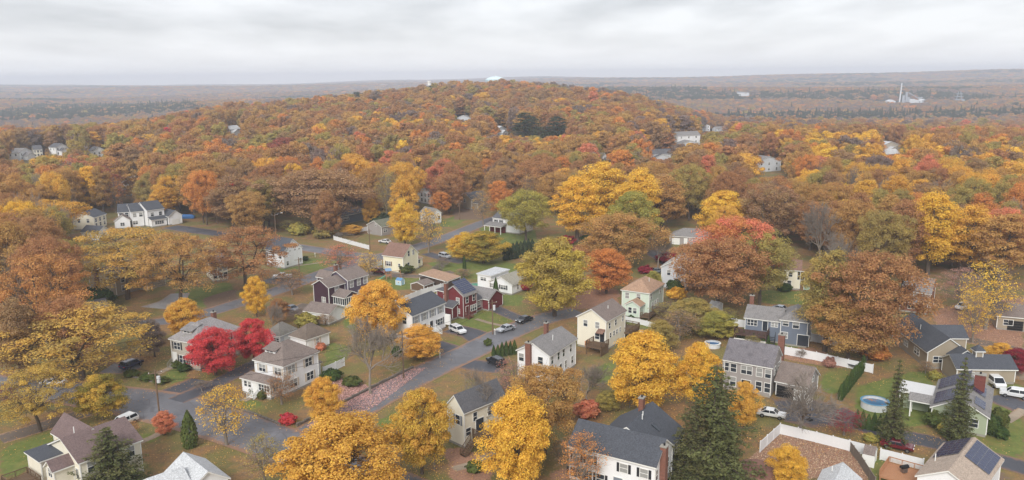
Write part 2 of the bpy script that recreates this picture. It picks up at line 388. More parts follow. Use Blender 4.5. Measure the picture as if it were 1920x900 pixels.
def bushmesh(seed, n=1500, leaf=.075, lump=.22, cone=False):
    """a shrub about one metre tall and wide, leaves over a lumpy mass"""
    rng = np.random.default_rng(seed); d = rng.normal(size=(n, 3)); d /= np.linalg.norm(d, axis=1, keepdims=True); d[:, 2] = np.abs(d[:, 2]) * np.where(rng.random(n) < .2, -.6, 1)
    w = 1 + lump * np.sin(d[:, 0] * 5 + seed) * np.sin(d[:, 1] * 6 + seed * 2) + lump * .6 * np.sin(d[:, 2] * 9 + d[:, 0] * 7)
    p = d * (.5 * w * (.72 + .28 * rng.random(n) ** .4))[:, None]; p[:, 2] = p[:, 2] * 1.15 + .38
    if cone:
        u = rng.random(n); a = rng.random(n) * 2 * math.pi; r = .5 * np.sin(np.pi * np.clip(u * .8 + .2, 0, 1)) ** .8 * (1 - .25 * u) * (.75 + .25 * rng.random(n)); p = np.stack([np.cos(a) * r, np.sin(a) * r, u], 1); d = np.stack([np.cos(a), np.sin(a), .5 + 0 * a], 1)
    V, Q = quads(p, d + rng.normal(size=(n, 3)) * .45 + np.array([0, 0, .25]), leaf * (.7 + .6 * rng.random(n)), .6, rng)
    mb = MB()
    for k in range(5): limb(mb, [(0, 0, -.1), (.1 * math.cos(k * 1.3), .1 * math.sin(k * 1.3), .25), (.28 * math.cos(k * 1.3), .28 * math.sin(k * 1.3), .6 if not cone else .3)], .025, .008, 3)
    return mb.mesh('stem', BARK), npmesh('foliage', V, Q, LEAF, [('tint', 'FLOAT', 'FACE', np.clip(rng.random(n) * .6 + .3 * np.sin(p[:, 0] * 9) + .2, 0, 1)), ('shade', 'FLOAT', 'FACE', rng.random(n))])
TM = {'maple': [broadleaf('maple', s, 12, 9.5, .13, 100, 430, .112, 1.22, .96, twigs=1, flat=.78) for s in (1, 2, 3, 4)],
      'oak': [broadleaf('oak', s, 15, 14.5, .22, 116, 350, .135, 1.5, 1.32, flat=.75, gap=.3, twigs=1) for s in (5, 6, 7, 8)],
      'airy': [broadleaf('oak', s, 14, 15, .2, 96, 300, .13, 1.35, 1.4, flat=.62, gap=.75, twigs=3) for s in (61, 62, 63)],
      'tall': [broadleaf('tall', s, 17, 9.5, .18, 92, 340, .135, 1.32, 1.12, gap=.3, twigs=1, flat=.78) for s in (9, 10, 11, 12)],
      'sparse': [broadleaf('maple', s, 11, 8.5, .2, 74, 70, .115, 1.25, .88, bark=BARKG, gap=.85, twigs=8) for s in (13, 14, 15)],
      'bare': [baretree(s) for s in (21, 22, 23)],
      'spruce': [conifer(s, 13, 7.5, 20, .135, .03, .3, 72, .55) for s in (31, 32, 33)],
      'fir': [conifer(s, 14, 5.2, 19, .13, .03, .18, 56, .72) for s in (34, 35)],
      'pine': [broadleaf('tall', s, 20, 10, .2, 60, 260, .19, 1.5, 1.4, flat=.5, gap=.3) for s in (41, 42)]}
BM = [bushmesh(s) for s in (51, 52, 53)]; CONEB = bushmesh(54, 1300, .06, .1, True)
# leaf colours: (main, second)
PAL = {'yellow': ((.84, .56, .09), (.76, .46, .075)), 'gold': ((.79, .49, .1), (.68, .385, .08)), 'orange': ((.72, .33, .1), (.6, .27, .09)), 'salmon': ((.74, .27, .16), (.56, .24, .13)),
       'rust': ((.49, .255, .115), (.4, .21, .1)), 'tawny': ((.56, .345, .12), (.47, .265, .1)), 'brown': ((.4, .25, .14), (.45, .28, .125)), 'red': ((.72, .085, .1), (.58, .08, .085)), 'crimson': ((.3, .03, .055), (.42, .06, .08)),
       'olive': ((.47, .36, .11), (.35, .29, .11)), 'lime': ((.48, .41, .1), (.32, .3, .09)), 'pink': ((.52, .26, .21), (.4, .22, .17)), 'mauve': ((.31, .23, .19), (.27, .2, .17)), 'airy': ((.66, .43, .11), (.45, .33, .1)),
       'greenyellow': ((.62, .42, .08), (.24, .23, .06)), 'spruce': ((.115, .125, .052), (.18, .18, .075)), 'bluespruce': ((.08, .105, .1), (.06, .08, .07)), 'green': ((.06, .1, .032), (.1, .14, .04)), 'boxwood': ((.1, .13, .04), (.16, .18, .055)), 'russet': ((.46, .15, .1), (.36, .14, .09)), 'oldgold': ((.62, .46, .1), (.42, .33, .1)), 'ember': ((.58, .31, .11), (.48, .25, .1)), 'pinegreen': ((.05, .072, .042), (.085, .105, .052))}
def jit(c, k, r): 
    g = 1 + r.uniform(-k, k); return [c[0] * g * (1 + r.uniform(-k, k) * .4), c[1] * g * (1 + r.uniform(-k, k) * .6), c[2] * g]
def paint(o, pal, k=.08):
    a, b = PAL[pal] if isinstance(pal, str) else pal
    o['leaf_color'], o['leaf_color_b'] = jit(a, k, rnd), jit(b, k, rnd)
_use = {}
NAME = {'maple': 'maple_tree', 'oak': 'oak_tree', 'airy': 'oak_tree', 'tall': 'woodland_tree', 'sparse': 'thinning_tree', 'bare': 'bare_tree', 'spruce': 'spruce_tree', 'fir': 'fir_tree', 'pine': 'pine_tree'}
TREES = []
def plant(kind, loc, Hm, Wm, pal, label, group=None, name=None, rz=None):
    i = _use.get(kind, 0); _use[kind] = i + 1
    t, c, H0, W0 = TM[kind][i % len(TM[kind])]
    root = empty(name or NAME[kind], loc, rnd.uniform(0, 6.28) if rz is None else rz, label, 'tree', group)
    root.scale = (Wm / W0, Wm / W0, Hm / H0)
    link(bpy.data.objects.new('trunk', t), root)
    cr = link(bpy.data.objects.new('crown', c), root); paint(cr, pal)
    TREES.append((loc[0], loc[1], Wm / 2)); return root
def tree(kind, px, top, wpx, Hm, pal, label, group=None):
    """a tree Hm metres tall whose tip shows at (px, top) in the photograph and whose crown is wpx wide there"""
    p = atg(px, top, Hm); g = gz(p.x, p.y); d = proj((p.x, p.y, g + Hm * .6))[2]
    return plant(kind, (p.x, p.y, g), Hm, wpx / F * d, pal, label, group)
def bush(px, py, wpx, Hm, pal, label, group=None, cone=False, name='shrub'):
    p = atg(px, py); d = proj(p)[2]; w = wpx / F * d
    root = empty(name, p, rnd.uniform(0, 6), label, 'shrub', group); root.scale = (w, w, Hm)
    s, f = CONEB if cone else BM[rnd.randrange(3)]
    link(bpy.data.objects.new('stem', s), root); paint(link(bpy.data.objects.new('foliage', f), root), pal); return root

def brush(px, py, wpx, Hm, pal, label, kind='sparse'):
    p = atg(px, py); o = plant(kind, p, Hm, wpx / F * proj(p)[2], pal, label, None, 'brushwood'); o['category'] = 'shrub'; return o

# ---------------------------------------------------------------- the ground
def inpoly(X, Y, poly):
    ins = np.zeros(X.shape, bool); n = len(poly)
    for i in range(n):
        x0, y0 = poly[i]; x1, y1 = poly[(i + 1) % n]
        c = ((y0 > Y) != (y1 > Y)); ins ^= c & (X < (x1 - x0) * (Y - y0) / (y1 - y0 + 1e-12) + x0)
    return ins
def gpoly(pts): return [tuple(atg(*p)[:2]) for p in pts]
GREEN = [[(838,606),(880,590),(925,572),(962,588),(958,606),(930,626),(890,618)], [(515,502),(572,482),(620,488),(650,500),(590,514),(530,514)], [(1745,806),(1850,752),(1862,738),(1920,772),(1920,862),(1800,832)],
         [(1868,722),(1920,716),(1920,762),(1872,738)], [(1610,722),(1745,690),(1762,790),(1690,806),(1600,768)], [(0,842),(120,796),(105,850),(20,900),(0,900)], [(252,800),(300,815),(306,832),(262,830)],
         [(318,690),(352,688),(358,712),(322,722),(300,708)], [(702,792),(752,764),(768,800),(735,820)], [(700,520),(765,520),(850,516),(760,545),(700,540)], [(800,492),(900,480),(990,500),(985,520),(900,524),(840,520)],
         [(830,470),(880,452),(905,462),(870,480)], [(890,424),(1000,430),(1012,455),(940,458)], [(1425,545),(1530,545),(1512,572),(1425,568)], [(1105,690),(1155,676),(1145,722),(1108,718)],
         [(1600,845),(1640,860),(1720,872),(1700,900),(1615,900)], [(328,548),(430,528),(446,560),(380,578)], [(1160,590),(1235,606),(1230,620),(1160,606)], [(1862,615),(1920,605),(1920,640),(1868,632)],
         [(610,640),(660,650),(640,690),(610,690)], [(800,425),(860,402),(900,398),(850,425)], [(640,600),(690,590),(690,612),(650,620)], [(1395,610),(1420,612),(1418,640),(1380,640)], [(930,545),(985,555),(975,575),(930,572)],
         [(1440,640),(1520,650),(1520,668),(1440,660)], [(1240,835),(1290,820),(1290,850),(1250,862)], [(440,745),(500,750),(490,770),(440,768)], [(1540,700),(1600,690),(1580,740),(1545,740)], [(205,345),(255,335),(300,345),(280,362),(215,362)], [(770,640),(850,640),(900,662),(820,672)]]
PINK = [[(575,800),(640,752),(760,692),(800,690),(705,762),(630,800)], [(622,705),(688,722),(696,742),(648,765),(606,745)], [(1395,870),(1468,800),(1560,822),(1606,846),(1640,900),(1390,900)], [(1745,585),(1830,560),(1920,558),(1920,655),(1840,645),(1765,622)],
        [(835,830),(900,850),(930,900),(840,900)], [(1400,660),(1560,690),(1625,690),(1520,650)], [(1040,880),(1075,860),(1080,900),(1030,900)], [(1040,548),(1160,540),(1160,575),(1060,582)]]
BROWN = [[(380,560),(440,540),(450,560),(430,575),(390,582)], [(1830,870),(1920,900),(1830,900)], [(850,392),(905,388),(905,412),(850,412)]]
def axis(fine0, fine1, st, lo, hi, g=1.09):
    m = list(np.arange(fine0, fine1, st)); a, s = fine1, st
    while a < hi: m.append(a); s *= g; a += s
    a, s = fine0, st; pre = []
    while a > lo: s *= g; a -= s; pre.append(a)
    return np.array(pre[::-1] + m)
gx, gy = axis(-170, 170, 1.3, -7600, 7600), axis(80, 330, 1.3, -300, 8200)
X, Y = np.meshgrid(gx, gy); Z = gzn(X, Y)
MASK = np.zeros(X.shape + (4,), np.float32); MASK[..., 3] = 1
near = (np.abs(X) < 200) & (Y > 60) & (Y < 420)
for ch, polys in ((0, GREEN), (1, PINK), (2, BROWN)):
    for pl in polys:
        m = inpoly(X, Y, gpoly(pl)) & near; MASK[..., ch][m] = 1
def blur(a):
    b = a.copy(); b[1:-1, 1:-1] = (a[1:-1, 1:-1] * 2 + a[:-2, 1:-1] + a[2:, 1:-1] + a[1:-1, :-2] + a[1:-1, 2:]) / 6; return b
for _ in range(2): MASK = blur(MASK)
ny, nx = X.shape; ii = np.arange(ny * nx).reshape(ny, nx)
Q = np.stack([ii[:-1, :-1], ii[:-1, 1:], ii[1:, 1:], ii[1:, :-1]], -1).reshape(-1, 4)
def groundmat():
    t = NT('leaf_strewn_ground'); p = t.pos(); a = t.new('ShaderNodeVertexColor'); a.layer_name = 'cover'; sp = t.new('ShaderNodeSeparateColor'); t.l.new(a.outputs[0], sp.inputs[0])
    n1, n2, n3, nf = t.noise(p, .12, 5, .6), t.noise(p, .7, 6, .65), t.noise(p, 3.2, 4, .7), t.noise(p, 1.6, 3, .7)
    lit = t.mix(t.ramp(n2, .35, .65), lin(122, 98, 72), lin(144, 110, 72)); lit = t.mix(t.math('MULTIPLY', t.ramp(n1, .4, .6), .85), lit, t.mix(n2, lin(90, 98, 52), lin(122, 116, 68)))
    lit = t.mix(t.math('MULTIPLY', t.ramp(n3, .52, .7), .5), lit, lin(186, 138, 72)); lit = t.mix(t.math('MULTIPLY', t.ramp(n3, .48, .3), .45), lit, lin(86, 72, 56))
    gr = t.mix(t.ramp(n2, .3, .7), lin(92, 108, 50), lin(118, 126, 62)); gr = t.mix(t.math('MULTIPLY', t.ramp(n3, .3, .6), .3), gr, lin(74, 86, 44)); gr = t.mix(t.math('MULTIPLY', t.ramp(nf, .56, .72), .65), gr, lin(160, 126, 70)); gr = t.mix(t.math('MULTIPLY', t.ramp(n1, .5, .68), .5), gr, lin(136, 118, 70))
    pk = t.mix(t.ramp(n3, .35, .65), lin(140, 106, 88), lin(170, 128, 104)); pk = t.mix(t.math('MULTIPLY', t.ramp(n2, .45, .7), .6), pk, lin(124, 98, 76)); pk = t.mix(t.math('MULTIPLY', t.ramp(nf, .6, .72), .6), pk, lin(112, 104, 66))
    br = t.mix(n3, lin(104, 84, 68), lin(128, 108, 90))
    edge = t.math('MULTIPLY_ADD', n2, .9, -.45); e2 = t.math('MULTIPLY_ADD', n3, .5, -.25)
    def msk(o): return t.ramp(t.math('ADD', t.math('ADD', o, edge), e2), .4, .62)
    c = t.mix(msk(sp.outputs[0]), lit, gr); c = t.mix(msk(sp.outputs[1]), c, pk); c = t.mix(msk(sp.outputs[2]), c, br)
    ln = t.new('ShaderNodeVectorMath', operation='LENGTH'); t.l.new(p, ln.inputs[0])
    f1, f2 = t.noise(p, .02, 6, .7), t.noise(p, .0022, 4, .6)     # far woods: crowns too distant to tell apart
    fc = t.mix(t.ramp(f1, .4, .6), lin(98, 80, 68), lin(124, 94, 70)); fc = t.mix(t.ramp(t.math('ADD', f2, t.math('MULTIPLY', f1, .3)), .62, .7), fc, lin(58, 64, 48)); fc = t.mix(t.math('MULTIPLY', t.ramp(t.noise(p, .006, 5), .5, .64), .6), fc, lin(110, 92, 84))
    c = t.mix(t.ramp(ln.outputs['Value'], 420, 900), c, fc)
    t.bump(t.math('ADD', n3, t.math('MULTIPLY', n2, .5)), .5, .12); return t.fin(c, .95)
go = link(bpy.data.objects.new('ground', npmesh('ground', np.stack([X, Y, Z], -1).reshape(-1, 3), Q, groundmat(), [('cover', 'FLOAT_COLOR', 'POINT', MASK.reshape(-1, 4))], True))); setting(go)

def asphalt(name, c, litter=.5, col=lin(150, 112, 84)):
    t = NT(name); p = t.pos(); n1, n2, n3 = t.noise(p, .18, 5, .6), t.noise(p, 1.3, 6, .7), t.noise(p, 6, 3, .7)
    k = t.mix(t.ramp(n1, .35, .65), scale3(c, .8), scale3(c, 1.2)); k = t.mix(t.math('MULTIPLY', n3, .35), k, scale3(c, .6)); k = t.mix(t.math('MULTIPLY', t.ramp(t.noise(p, .09, 2, .4), .54, .56), .4), k, scale3(c, .62))
    v = t.new('ShaderNodeTexVoronoi', feature='DISTANCE_TO_EDGE'); v.inputs['Scale'].default_value = .33; mp = t.new('ShaderNodeMixRGB'); 
    w = t.new('ShaderNodeVectorMath', operation='MULTIPLY_ADD'); t.l.new(t.new('ShaderNodeTexNoise').outputs['Color'], w.inputs[0]); w.inputs[1].default_value = (1.5, 1.5, 0); t.l.new(p, w.inputs[2]); t.l.new(w.outputs[0], v.inputs['Vector'])
    k = t.mix(t.math('MULTIPLY', t.ramp(v.outputs['Distance'], .02, .004), .5), k, scale3(c, .45))
    ed = t.new('ShaderNodeAttribute'); ed.attribute_name = 'edge'
    lm = t.ramp(t.math('ADD', t.math('ADD', t.math('MULTIPLY', ed.outputs['Fac'], .42), t.math('MULTIPLY', n2, .55)), t.math('MULTIPLY', n1, .35)), .62, .8)
    k = t.mix(t.math('MULTIPLY', lm, litter), k, t.mix(n3, scale3(col, .75), scale3(col, 1.2)))
    t.bump(n3, .2, .02); return t.fin(k, t.ramp(n1, .3, .7, .5, .75))
ROADM = asphalt('old_asphalt', lin(116, 116, 121), .8); DRIVEM = asphalt('dark_asphalt', lin(84, 85, 92), .55); PATHM = asphalt('concrete_path', lin(158, 142, 124), .5); PALE = asphalt('pale_drive', lin(148, 147, 148), .4)
LEAFROAD = asphalt('leafy_lane', lin(112, 100, 90), 1.0, lin(158, 124, 98))
def spline(P, n=8):
    P = [Vector(p) for p in P]; P = [P[0] * 2 - P[1]] + P + [P[-1] * 2 - P[-2]]; out = []
    for i in range(1, len(P) - 2):
        for k in range(n):
            t = k / n; a, b, c, d = P[i - 1:i + 3]; out.append(.5 * ((2 * b) + (c - a) * t + (2 * a - 5 * b + 4 * c - d) * t * t + (3 * b - 3 * c + d - a) * t ** 3))
    return out + [P[-2]]
def ribbon(name, pts, w, mat, dz, n=8):
    P = spline([(*atg(*p[:2])[:2], 0) for p in pts], n); V, E = [], []; cross = (-1, -.82, -.4, 0, .4, .82, 1)
    for i, p in enumerate(P):
        d = (P[min(i + 1, len(P) - 1)] - P[max(i - 1, 0)]).normalized(); nn = Vector((-d.y, d.x, 0)); u = i / (len(P) - 1) * (len(pts) - 1); j = min(int(u), len(pts) - 2); f = u - j
        ww = w if not isinstance(w, (list, tuple)) else w[j] * (1 - f) + w[j + 1] * f
        for c in cross:
            q = p + nn * c * ww / 2; V.append((q.x, q.y, gz(q.x, q.y) + dz)); E.append(abs(c) ** 3)
    k = len(cross); m = len(P); Q = [(i * k + j + 1, i * k + j, (i + 1) * k + j, (i + 1) * k + j + 1) for i in range(m - 1) for j in range(k - 1)]
    return setting(link(bpy.data.objects.new(name, npmesh(name, np.array(V), np.array(Q), mat, [('edge', 'FLOAT', 'POINT', np.array(E))]))))
ribbon('road', [(520,856),(600,808),(700,748),(800,697),(880,660),(950,625),(1020,598),(1085,584)], [9.5,8.6,8.2,8,8,8,8,7], ROADM, .030)
ribbon('road', [(-150,712),(0,722),(150,738),(300,762),(420,795),(540,838),(680,892),(860,965)], [9,9,10,12,11,10,9,9], ROADM, .036)
ribbon('road', [(260,608),(350,596),(430,574),(520,545),(600,515),(680,489),(760,470),(840,444),(900,420),(960,399),(1020,382)], [6.5,6.5,7,7,7.5,8.5,8,7.5,7.5,7,7], ROADM, .042)
ribbon('road', [(500,452),(560,463),(630,474),(700,481),(745,478)], 7.5, ROADM, .036)
ribbon('road', [(1560,770),(1640,805),(1760,832),(1860,860),(2000,900)], [6,5,5,5,5], DRIVEM, .030)
ribbon('road', [(1865,742),(1900,757),(1990,795)], 6, DRIVEM, .024)
ribbon('road', [(1740,628),(1830,640),(1960,668)], 5, LEAFROAD, .024)
ribbon('driveway', [(200,690),(228,690),(262,684)], [6,7,4.5], ROADM, .024)
ribbon('driveway', [(330,752),(400,722),(462,690),(520,665)], 4.2, DRIVEM, .048)
ribbon('driveway', [(300,742),(338,728),(375,712)], 4.5, DRIVEM, .020)
ribbon('driveway', [(0,824),(60,806),(140,780),(200,762)], [4.5,4.5,4.5,5], LEAFROAD, .018)
ribbon('driveway', [(925,652),(890,628),(848,616)], [7,6.5,6.5], DRIVEM, .020)
ribbon('driveway', [(880,672),(845,656),(812,644)], [6,6,5], DRIVEM, .020)
ribbon('driveway', [(985,602),(950,588),(920,574)], 4.2, DRIVEM, .018)
ribbon('driveway', [(860,678),(900,686),(940,690)], [6,6,6], DRIVEM, .018)
ribbon('driveway', [(500,524),(540,528),(585,522)], [6,6.5,6], DRIVEM, .020)
ribbon('driveway', [(520,590),(552,582),(580,570)], [6,6.5,5], LEAFROAD, .018)
ribbon('driveway', [(800,475),(830,484),(870,492)], 5, DRIVEM, .020)
ribbon('driveway', [(660,512),(712,514),(790,518),(850,510)], [5,5,4,4], LEAFROAD, .018)
ribbon('driveway', [(1460,770),(1510,772),(1570,778)], [9,13,9], DRIVEM, .022)
ribbon('driveway', [(1430,586),(1480,588),(1560,592)], [6,8,7], DRIVEM, .020)
ribbon('driveway', [(1215,470),(1245,484),(1262,500)], [7,7,6], DRIVEM, .020)
ribbon('driveway', [(320,425),(365,432),(420,440)], [8,9,7], DRIVEM, .020)
ribbon('driveway', [(290,578),(320,566),(338,550)], [9,7,5], PALE, .020)
ribbon('driveway', [(1838,696),(1880,702),(1960,708)], 4.5, PATHM, .016)
ribbon('path', [(288,704),(305,696),(322,688)], 1.6, PATHM, .020)
ribbon('path', [(455,752),(470,744),(480,736)], 1.6, PATHM, .022)
ribbon('path', [(892,598),(920,606),(948,612)], 1.2, PATHM, .024)
ribbon('path', [(1885,790),(1902,780),(1920,768)], 1.8, PATHM, .028)
ribbon('path', [(545,500),(590,494),(640,486)], 1.0, PATHM, .026)
ribbon('path', [(255,832),(285,820),(300,812)], 1.5, PATHM, .024)
ribbon('path', [(850,880),(890,868),(925,848)], 1.8, PATHM, .020)

# ---------------------------------------------------------------- houses
_wm = {}
def shared(key, fn):
    if key not in _wm: _wm[key] = fn()
    return _wm[key]
class House:
    """local frame: origin below the near eave corner K, x along K-R, y along K-L; the faces seen are y = o ('R') and x = o ('L')"""
    O = .35
    def __init__(s, name, label, K, R, L=None, a=None, b=None, h=5.8, cat='house', z0=None):
        k, r = at(*K, h), at(*R, h)
        g = gz(*atg(*K, h)[:2]) if z0 is None else z0
        if abs(g) > .01: k, r = at(*K, h + g), at(*R, h + g)
        u = r - k; ang = math.atan2(u.y, u.x); s.b = u.length if b is None else b
        if L is not None:
            l = at(*L, h + g); v = l - k; av = math.atan2(v.y, v.x) - math.pi / 2; d = (av - ang + math.pi) % (2 * math.pi) - math.pi
            ang += d / 2; s.a = v.length if a is None else a
        else: s.a = a
        s.h = h; s.root = empty(name, (k.x, k.y, g), ang, label, cat)
        HOUSES.append((s, k, ang))
    def block(s, b=None, a=None, h=None, x0=0, y0=0, roof='gx', rh=2.2, wall=None, rm=None, trim=WHITE, o=None, z0=0.0, found=True, name='wall', rname='roof'):
        b = s.b if b is None else b; a = s.a if a is None else a; h = s.h if h is None else h; o = s.O if o is None else o
        x1, y1 = x0 + b, y0 + a; xm, ym = (x0 + x1) / 2, (y0 + y1) / 2; T = .22
        if roof == 'gx':
            polys = [[(x0,y0,h),(x1,y0,h),(x1,ym,h+rh),(x0,ym,h+rh)], [(x1,y1,h),(x0,y1,h),(x0,ym,h+rh),(x1,ym,h+rh)]]; k = rh / (a / 2)
            prof = [(y0+o,z0),(y1-o,z0),(y1-o,h+k*o-T),(ym,h+rh-T-.01),(y0+o,h+k*o-T)]; ax, c0, c1 = 'x', x0 + o, x1 - o
        elif roof == 'gy':
            polys = [[(x0,y0,h),(xm,y0,h+rh),(xm,y1,h+rh),(x0,y1,h)], [(x1,y0,h),(x1,y1,h),(xm,y1,h+rh),(xm,y0,h+rh)]]; k = rh / (b / 2)
            prof = [(x0+o,z0),(x1-o,z0),(x1-o,h+k*o-T),(xm,h+rh-T-.01),(x0+o,h+k*o-T)]; ax, c0, c1 = 'y', y0 + o, y1 - o
        else:
            ax, c0, c1 = 'y', y0 + o, y1 - o; prof = [(x0+o,z0),(x1-o,z0),(x1-o,h-.05),(x0+o,h-.05)]
            if roof == 'hip':
                if b >= a: p, q = (x0 + a / 2, ym, h + rh), (x1 - a / 2, ym, h + rh)
                else: p, q = (xm, y0 + b / 2, h + rh), (xm, y1 - b / 2, h + rh)
                A, B, C, D = (x0,y0,h),(x1,y0,h),(x1,y1,h),(x0,y1,h)
                if abs(a - b) < .4: p = q = (xm, ym, h + rh); polys = [[A,B,p],[B,C,p],[C,D,p],[D,A,p]]
                elif b > a: polys = [[A,B,q,p],[B,C,q],[C,D,p,q],[D,A,p]]
                else: polys = [[A,B,p],[B,C,q,p],[C,D,q],[D,A,p,q]]
            elif roof == 'flat': polys = [[(x0,y0,h),(x1,y0,h),(x1,y1,h+.08),(x0,y1,h+.08)]]
            elif roof == 'sx': polys = [[(x0,y0,h),(x1,y0,h+rh),(x1,y1,h+rh),(x0,y1,h)]]      # rises with x
            elif roof == 'sy': polys = [[(x0,y0,h),(x1,y0,h),(x1,y1,h+rh),(x0,y1,h+rh)]]      # rises with y
        if wall is not None:
            z = z0
            if found: z = z0 + .4; MB().box(x0+o+.03, x1-o-.03, y0+o+.03, y1-o-.03, z0 - .6, z + .05).build('foundation', CONC, s.root); prof = [(p, max(q, z)) for p, q in prof]
            MB().prism(prof, ax, c0, c1).build(name, wall, s.root)
            t = .07                                                   # corner boards
            for cx in (x0 + o, x1 - o):
                for cyy in (y0 + o, y1 - o): MB().box(cx - t, cx + t, cyy - t, cyy + t, z + .02, h - .12).build('corner_board', trim, s.root)
        up = lambda P, dz: [[(x, y, z + dz) for x, y, z in p] for p in P]
        MB().sheet(up(polys, .06), .055).build(rname, rm, s.root)
        ins = [[(x0 + (x - x0) * (1 - .04 / max(b, 1)) + .02, y0 + (y - y0) * (1 - .04 / max(a, 1)) + .02, z) for x, y, z in p] for p in polys]
        MB().sheet(ins, .2).build('fascia', trim, s.root); return s
    def put(s, name, mesh, face, plane, c, z, parent=None):
        o = link(bpy.data.objects.new(name, mesh), parent or s.root)
        if face == 'R': o.location = (c, plane, z)
        elif face == 'L': o.location, o.rotation_euler = (plane, c, z), (0, 0, -math.pi / 2)
        return o
    def win(s, face, c, z, w=1.0, h=1.45, sh=None, plane=None, n=1, glass=None, trim=WHITE):
        plane = s.O if plane is None else plane
        def fm():
            m = MB(); t = .09
            m.box(-w/2-t, w/2+t, -.06, .02, -h/2-t, -h/2); m.box(-w/2-t, w/2+t, -.06, .02, h/2, h/2+t); m.box(-w/2-t, -w/2, -.06, .02, -h/2, h/2); m.box(w/2, w/2+t, -.06, .02, -h/2, h/2)
            m.box(-w/2, w/2, -.045, .02, -.035, .035)
            for i in range(1, n): m.box(-w/2 + w*i/n - .05, -w/2 + w*i/n + .05, -.05, .02, -h/2, h/2)
            return m.mesh('window', trim)
        wo = s.put('window', shared(('w', w, h, n, trim.name), fm), face, plane, c, z)
        g = glass or (CURTAIN if rnd.random() < .16 else GLASS)
        if glass is None and g is GLASS and rnd.random() < .4:
            link(bpy.data.objects.new('blind', shared(('b', w, h), lambda: MB().box(-w/2 + .03, w/2 - .03, -.027, -.021, .04, h/2 - .02).mesh('blind', CURTAIN))), wo)
        link(bpy.data.objects.new('pane', shared(('p', w, h, g.name), lambda: MB().box(-w/2, w/2, -.02, .01, -h/2, h/2).mesh('pane', g))), wo)
        if sh:
            sw = .38
            me = shared(('s', h, sh), lambda: MB().box(-sw/2, sw/2, -.05, .005, -h/2 - .04, h/2 + .04).mesh('shutter', SHUT[sh]))
            for q in (-1, 1): so = link(bpy.data.objects.new('shutter', me), wo); so.location = (q * (w/2 + .1 + sw/2), 0, 0)
        return wo
    def wins(s, face, cs, z, **k):
        for c in cs: s.win(face, c, z, **k)
    def door(s, face, c, z=.4, w=1.0, h=2.1, m=None, plane=None, glass=False):
        plane = s.O if plane is None else plane
        d = s.put('door', MB().box(-w/2-.1, w/2+.1, -.06, .02, 0, h + .1).mesh('door', WHITE), face, plane, c, z)
        link(bpy.data.objects.new('door_leaf', MB().box(-w/2, w/2, -.08, 0, .03, h).mesh('door_leaf', m or (GLASS if glass else WHITE))), d); return d
    def garage(s, face, c, w=2.6, h=2.2, plane=None, m=WHITE, z=.1):
        plane = s.O if plane is None else plane; mb = MB()
        for i in range(4): mb.box(-w/2, w/2, -.05, .02, i*h/4 + .02, (i+1)*h/4 - .02)
        return s.put('garage_door_or_dark_bay', mb.mesh('garage_door_or_dark_bay', m), face, plane, c, z)
    def chimney(s, x, y, z1, w=.9, d=.7, z0=0.0, m=None):
        mb = MB().box(x - w/2, x + w/2, y - d/2, y + d/2, z0, z1); c = mb.build('chimney', m or BRICK, s.root)
        MB().box(x - w/2 - .08, x + w/2 + .08, y - d/2 - .08, y + d/2 + .08, z1 + .003, z1 + .14).build('chimney_cap', CONC, c)
        MB().tube((x, y, z1 + .1), (x, y, z1 + .45), .14, n=8).build('flue', BLACK, c); return c
    def deck(s, x0, x1, y0, y1, z, m=WOOD, rail=1.0, sides='SEWN', skirt=False):
        d = MB(); n = max(2, int((x1 - x0) / .3))
        for i in range(n): d.box(x0 + (x1-x0)*i/n, x0 + (x1-x0)*(i+1)/n - .02, y0, y1, z - .06, z)
        for xx in (x0 + .1, x1 - .1):
            for yy in (y0 + .1, y1 - .1): d.box(xx-.08, xx+.08, yy-.08, yy+.08, -.3, z - .07)
        d.box(x0 - .03, x1 + .03, y0 - .04, y0, z - .3, z); d.box(x0 - .04, x0, y0, y1, z - .3, z); d.box(x1, x1 + .04, y0, y1, z - .3, z)
        do = d.build('deck', m, s.root)
        def rl(p, q):
            r = MB(); p, q = Vector((*p, z)), Vector((*q, z)); L = (q - p).length; up = Vector((0, 0, 1))
            r.tube(p + up * rail, q + up * rail, .07, n=4); r.tube(p + up * .12, q + up * .12, .04, n=4); k = max(2, int(L / .16))
            for i in range(k + 1): t = p + (q - p) * i / k; r.tube(t, t + up * rail, .07 if i % 10 == 0 or i == k else .022, n=4)
            r.build('railing', m, do)
        if rail:
            if 'S' in sides: rl((x0, y0), (x1, y0))
            if 'W' in sides: rl((x0, y0), (x0, y1))
            if 'E' in sides: rl((x1, y0), (x1, y1))
            if 'N' in sides: rl((x0, y1), (x1, y1))
        if skirt: MB().box(x0 + .1, x1 - .1, y0 + .06, y0 + .1, 0, z - .32).build('skirt', m, do)
        return do
    def stair(s, x, y, z, face='R', n=6, w=1.4, m=WHITE, run=.28):
        mb = MB()
        for i in range(n):
            zz = z * (1 - i / n); dd = i * run; mb.box(-w/2, w/2, -dd - run, -dd, zz - .06 - z/n, zz - z/n)
            if i == 0: pass
        L = n * run
        for q in (-w/2, w/2):
            mb.tube((q, 0, z + .9), (q, -L, .9), .05, n=4); mb.tube((q, 0, z - .1), (q, -L, -.1), .07, n=4); mb.tube((q, -L, -.1), (q, -L, .95), .06, n=4); mb.tube((q, 0, 0), (q, 0, z + .95), .06, n=4)
            for i in range(1, n * 2): t = i / (n * 2); mb.tube((q, -L * t, z * (1 - t)), (q, -L * t, z * (1 - t) + .9), .02, n=4, cap=False)
        return s.put('stair', mb.mesh('stair', m), face, y if face == 'R' else x, x if face == 'R' else y, 0)
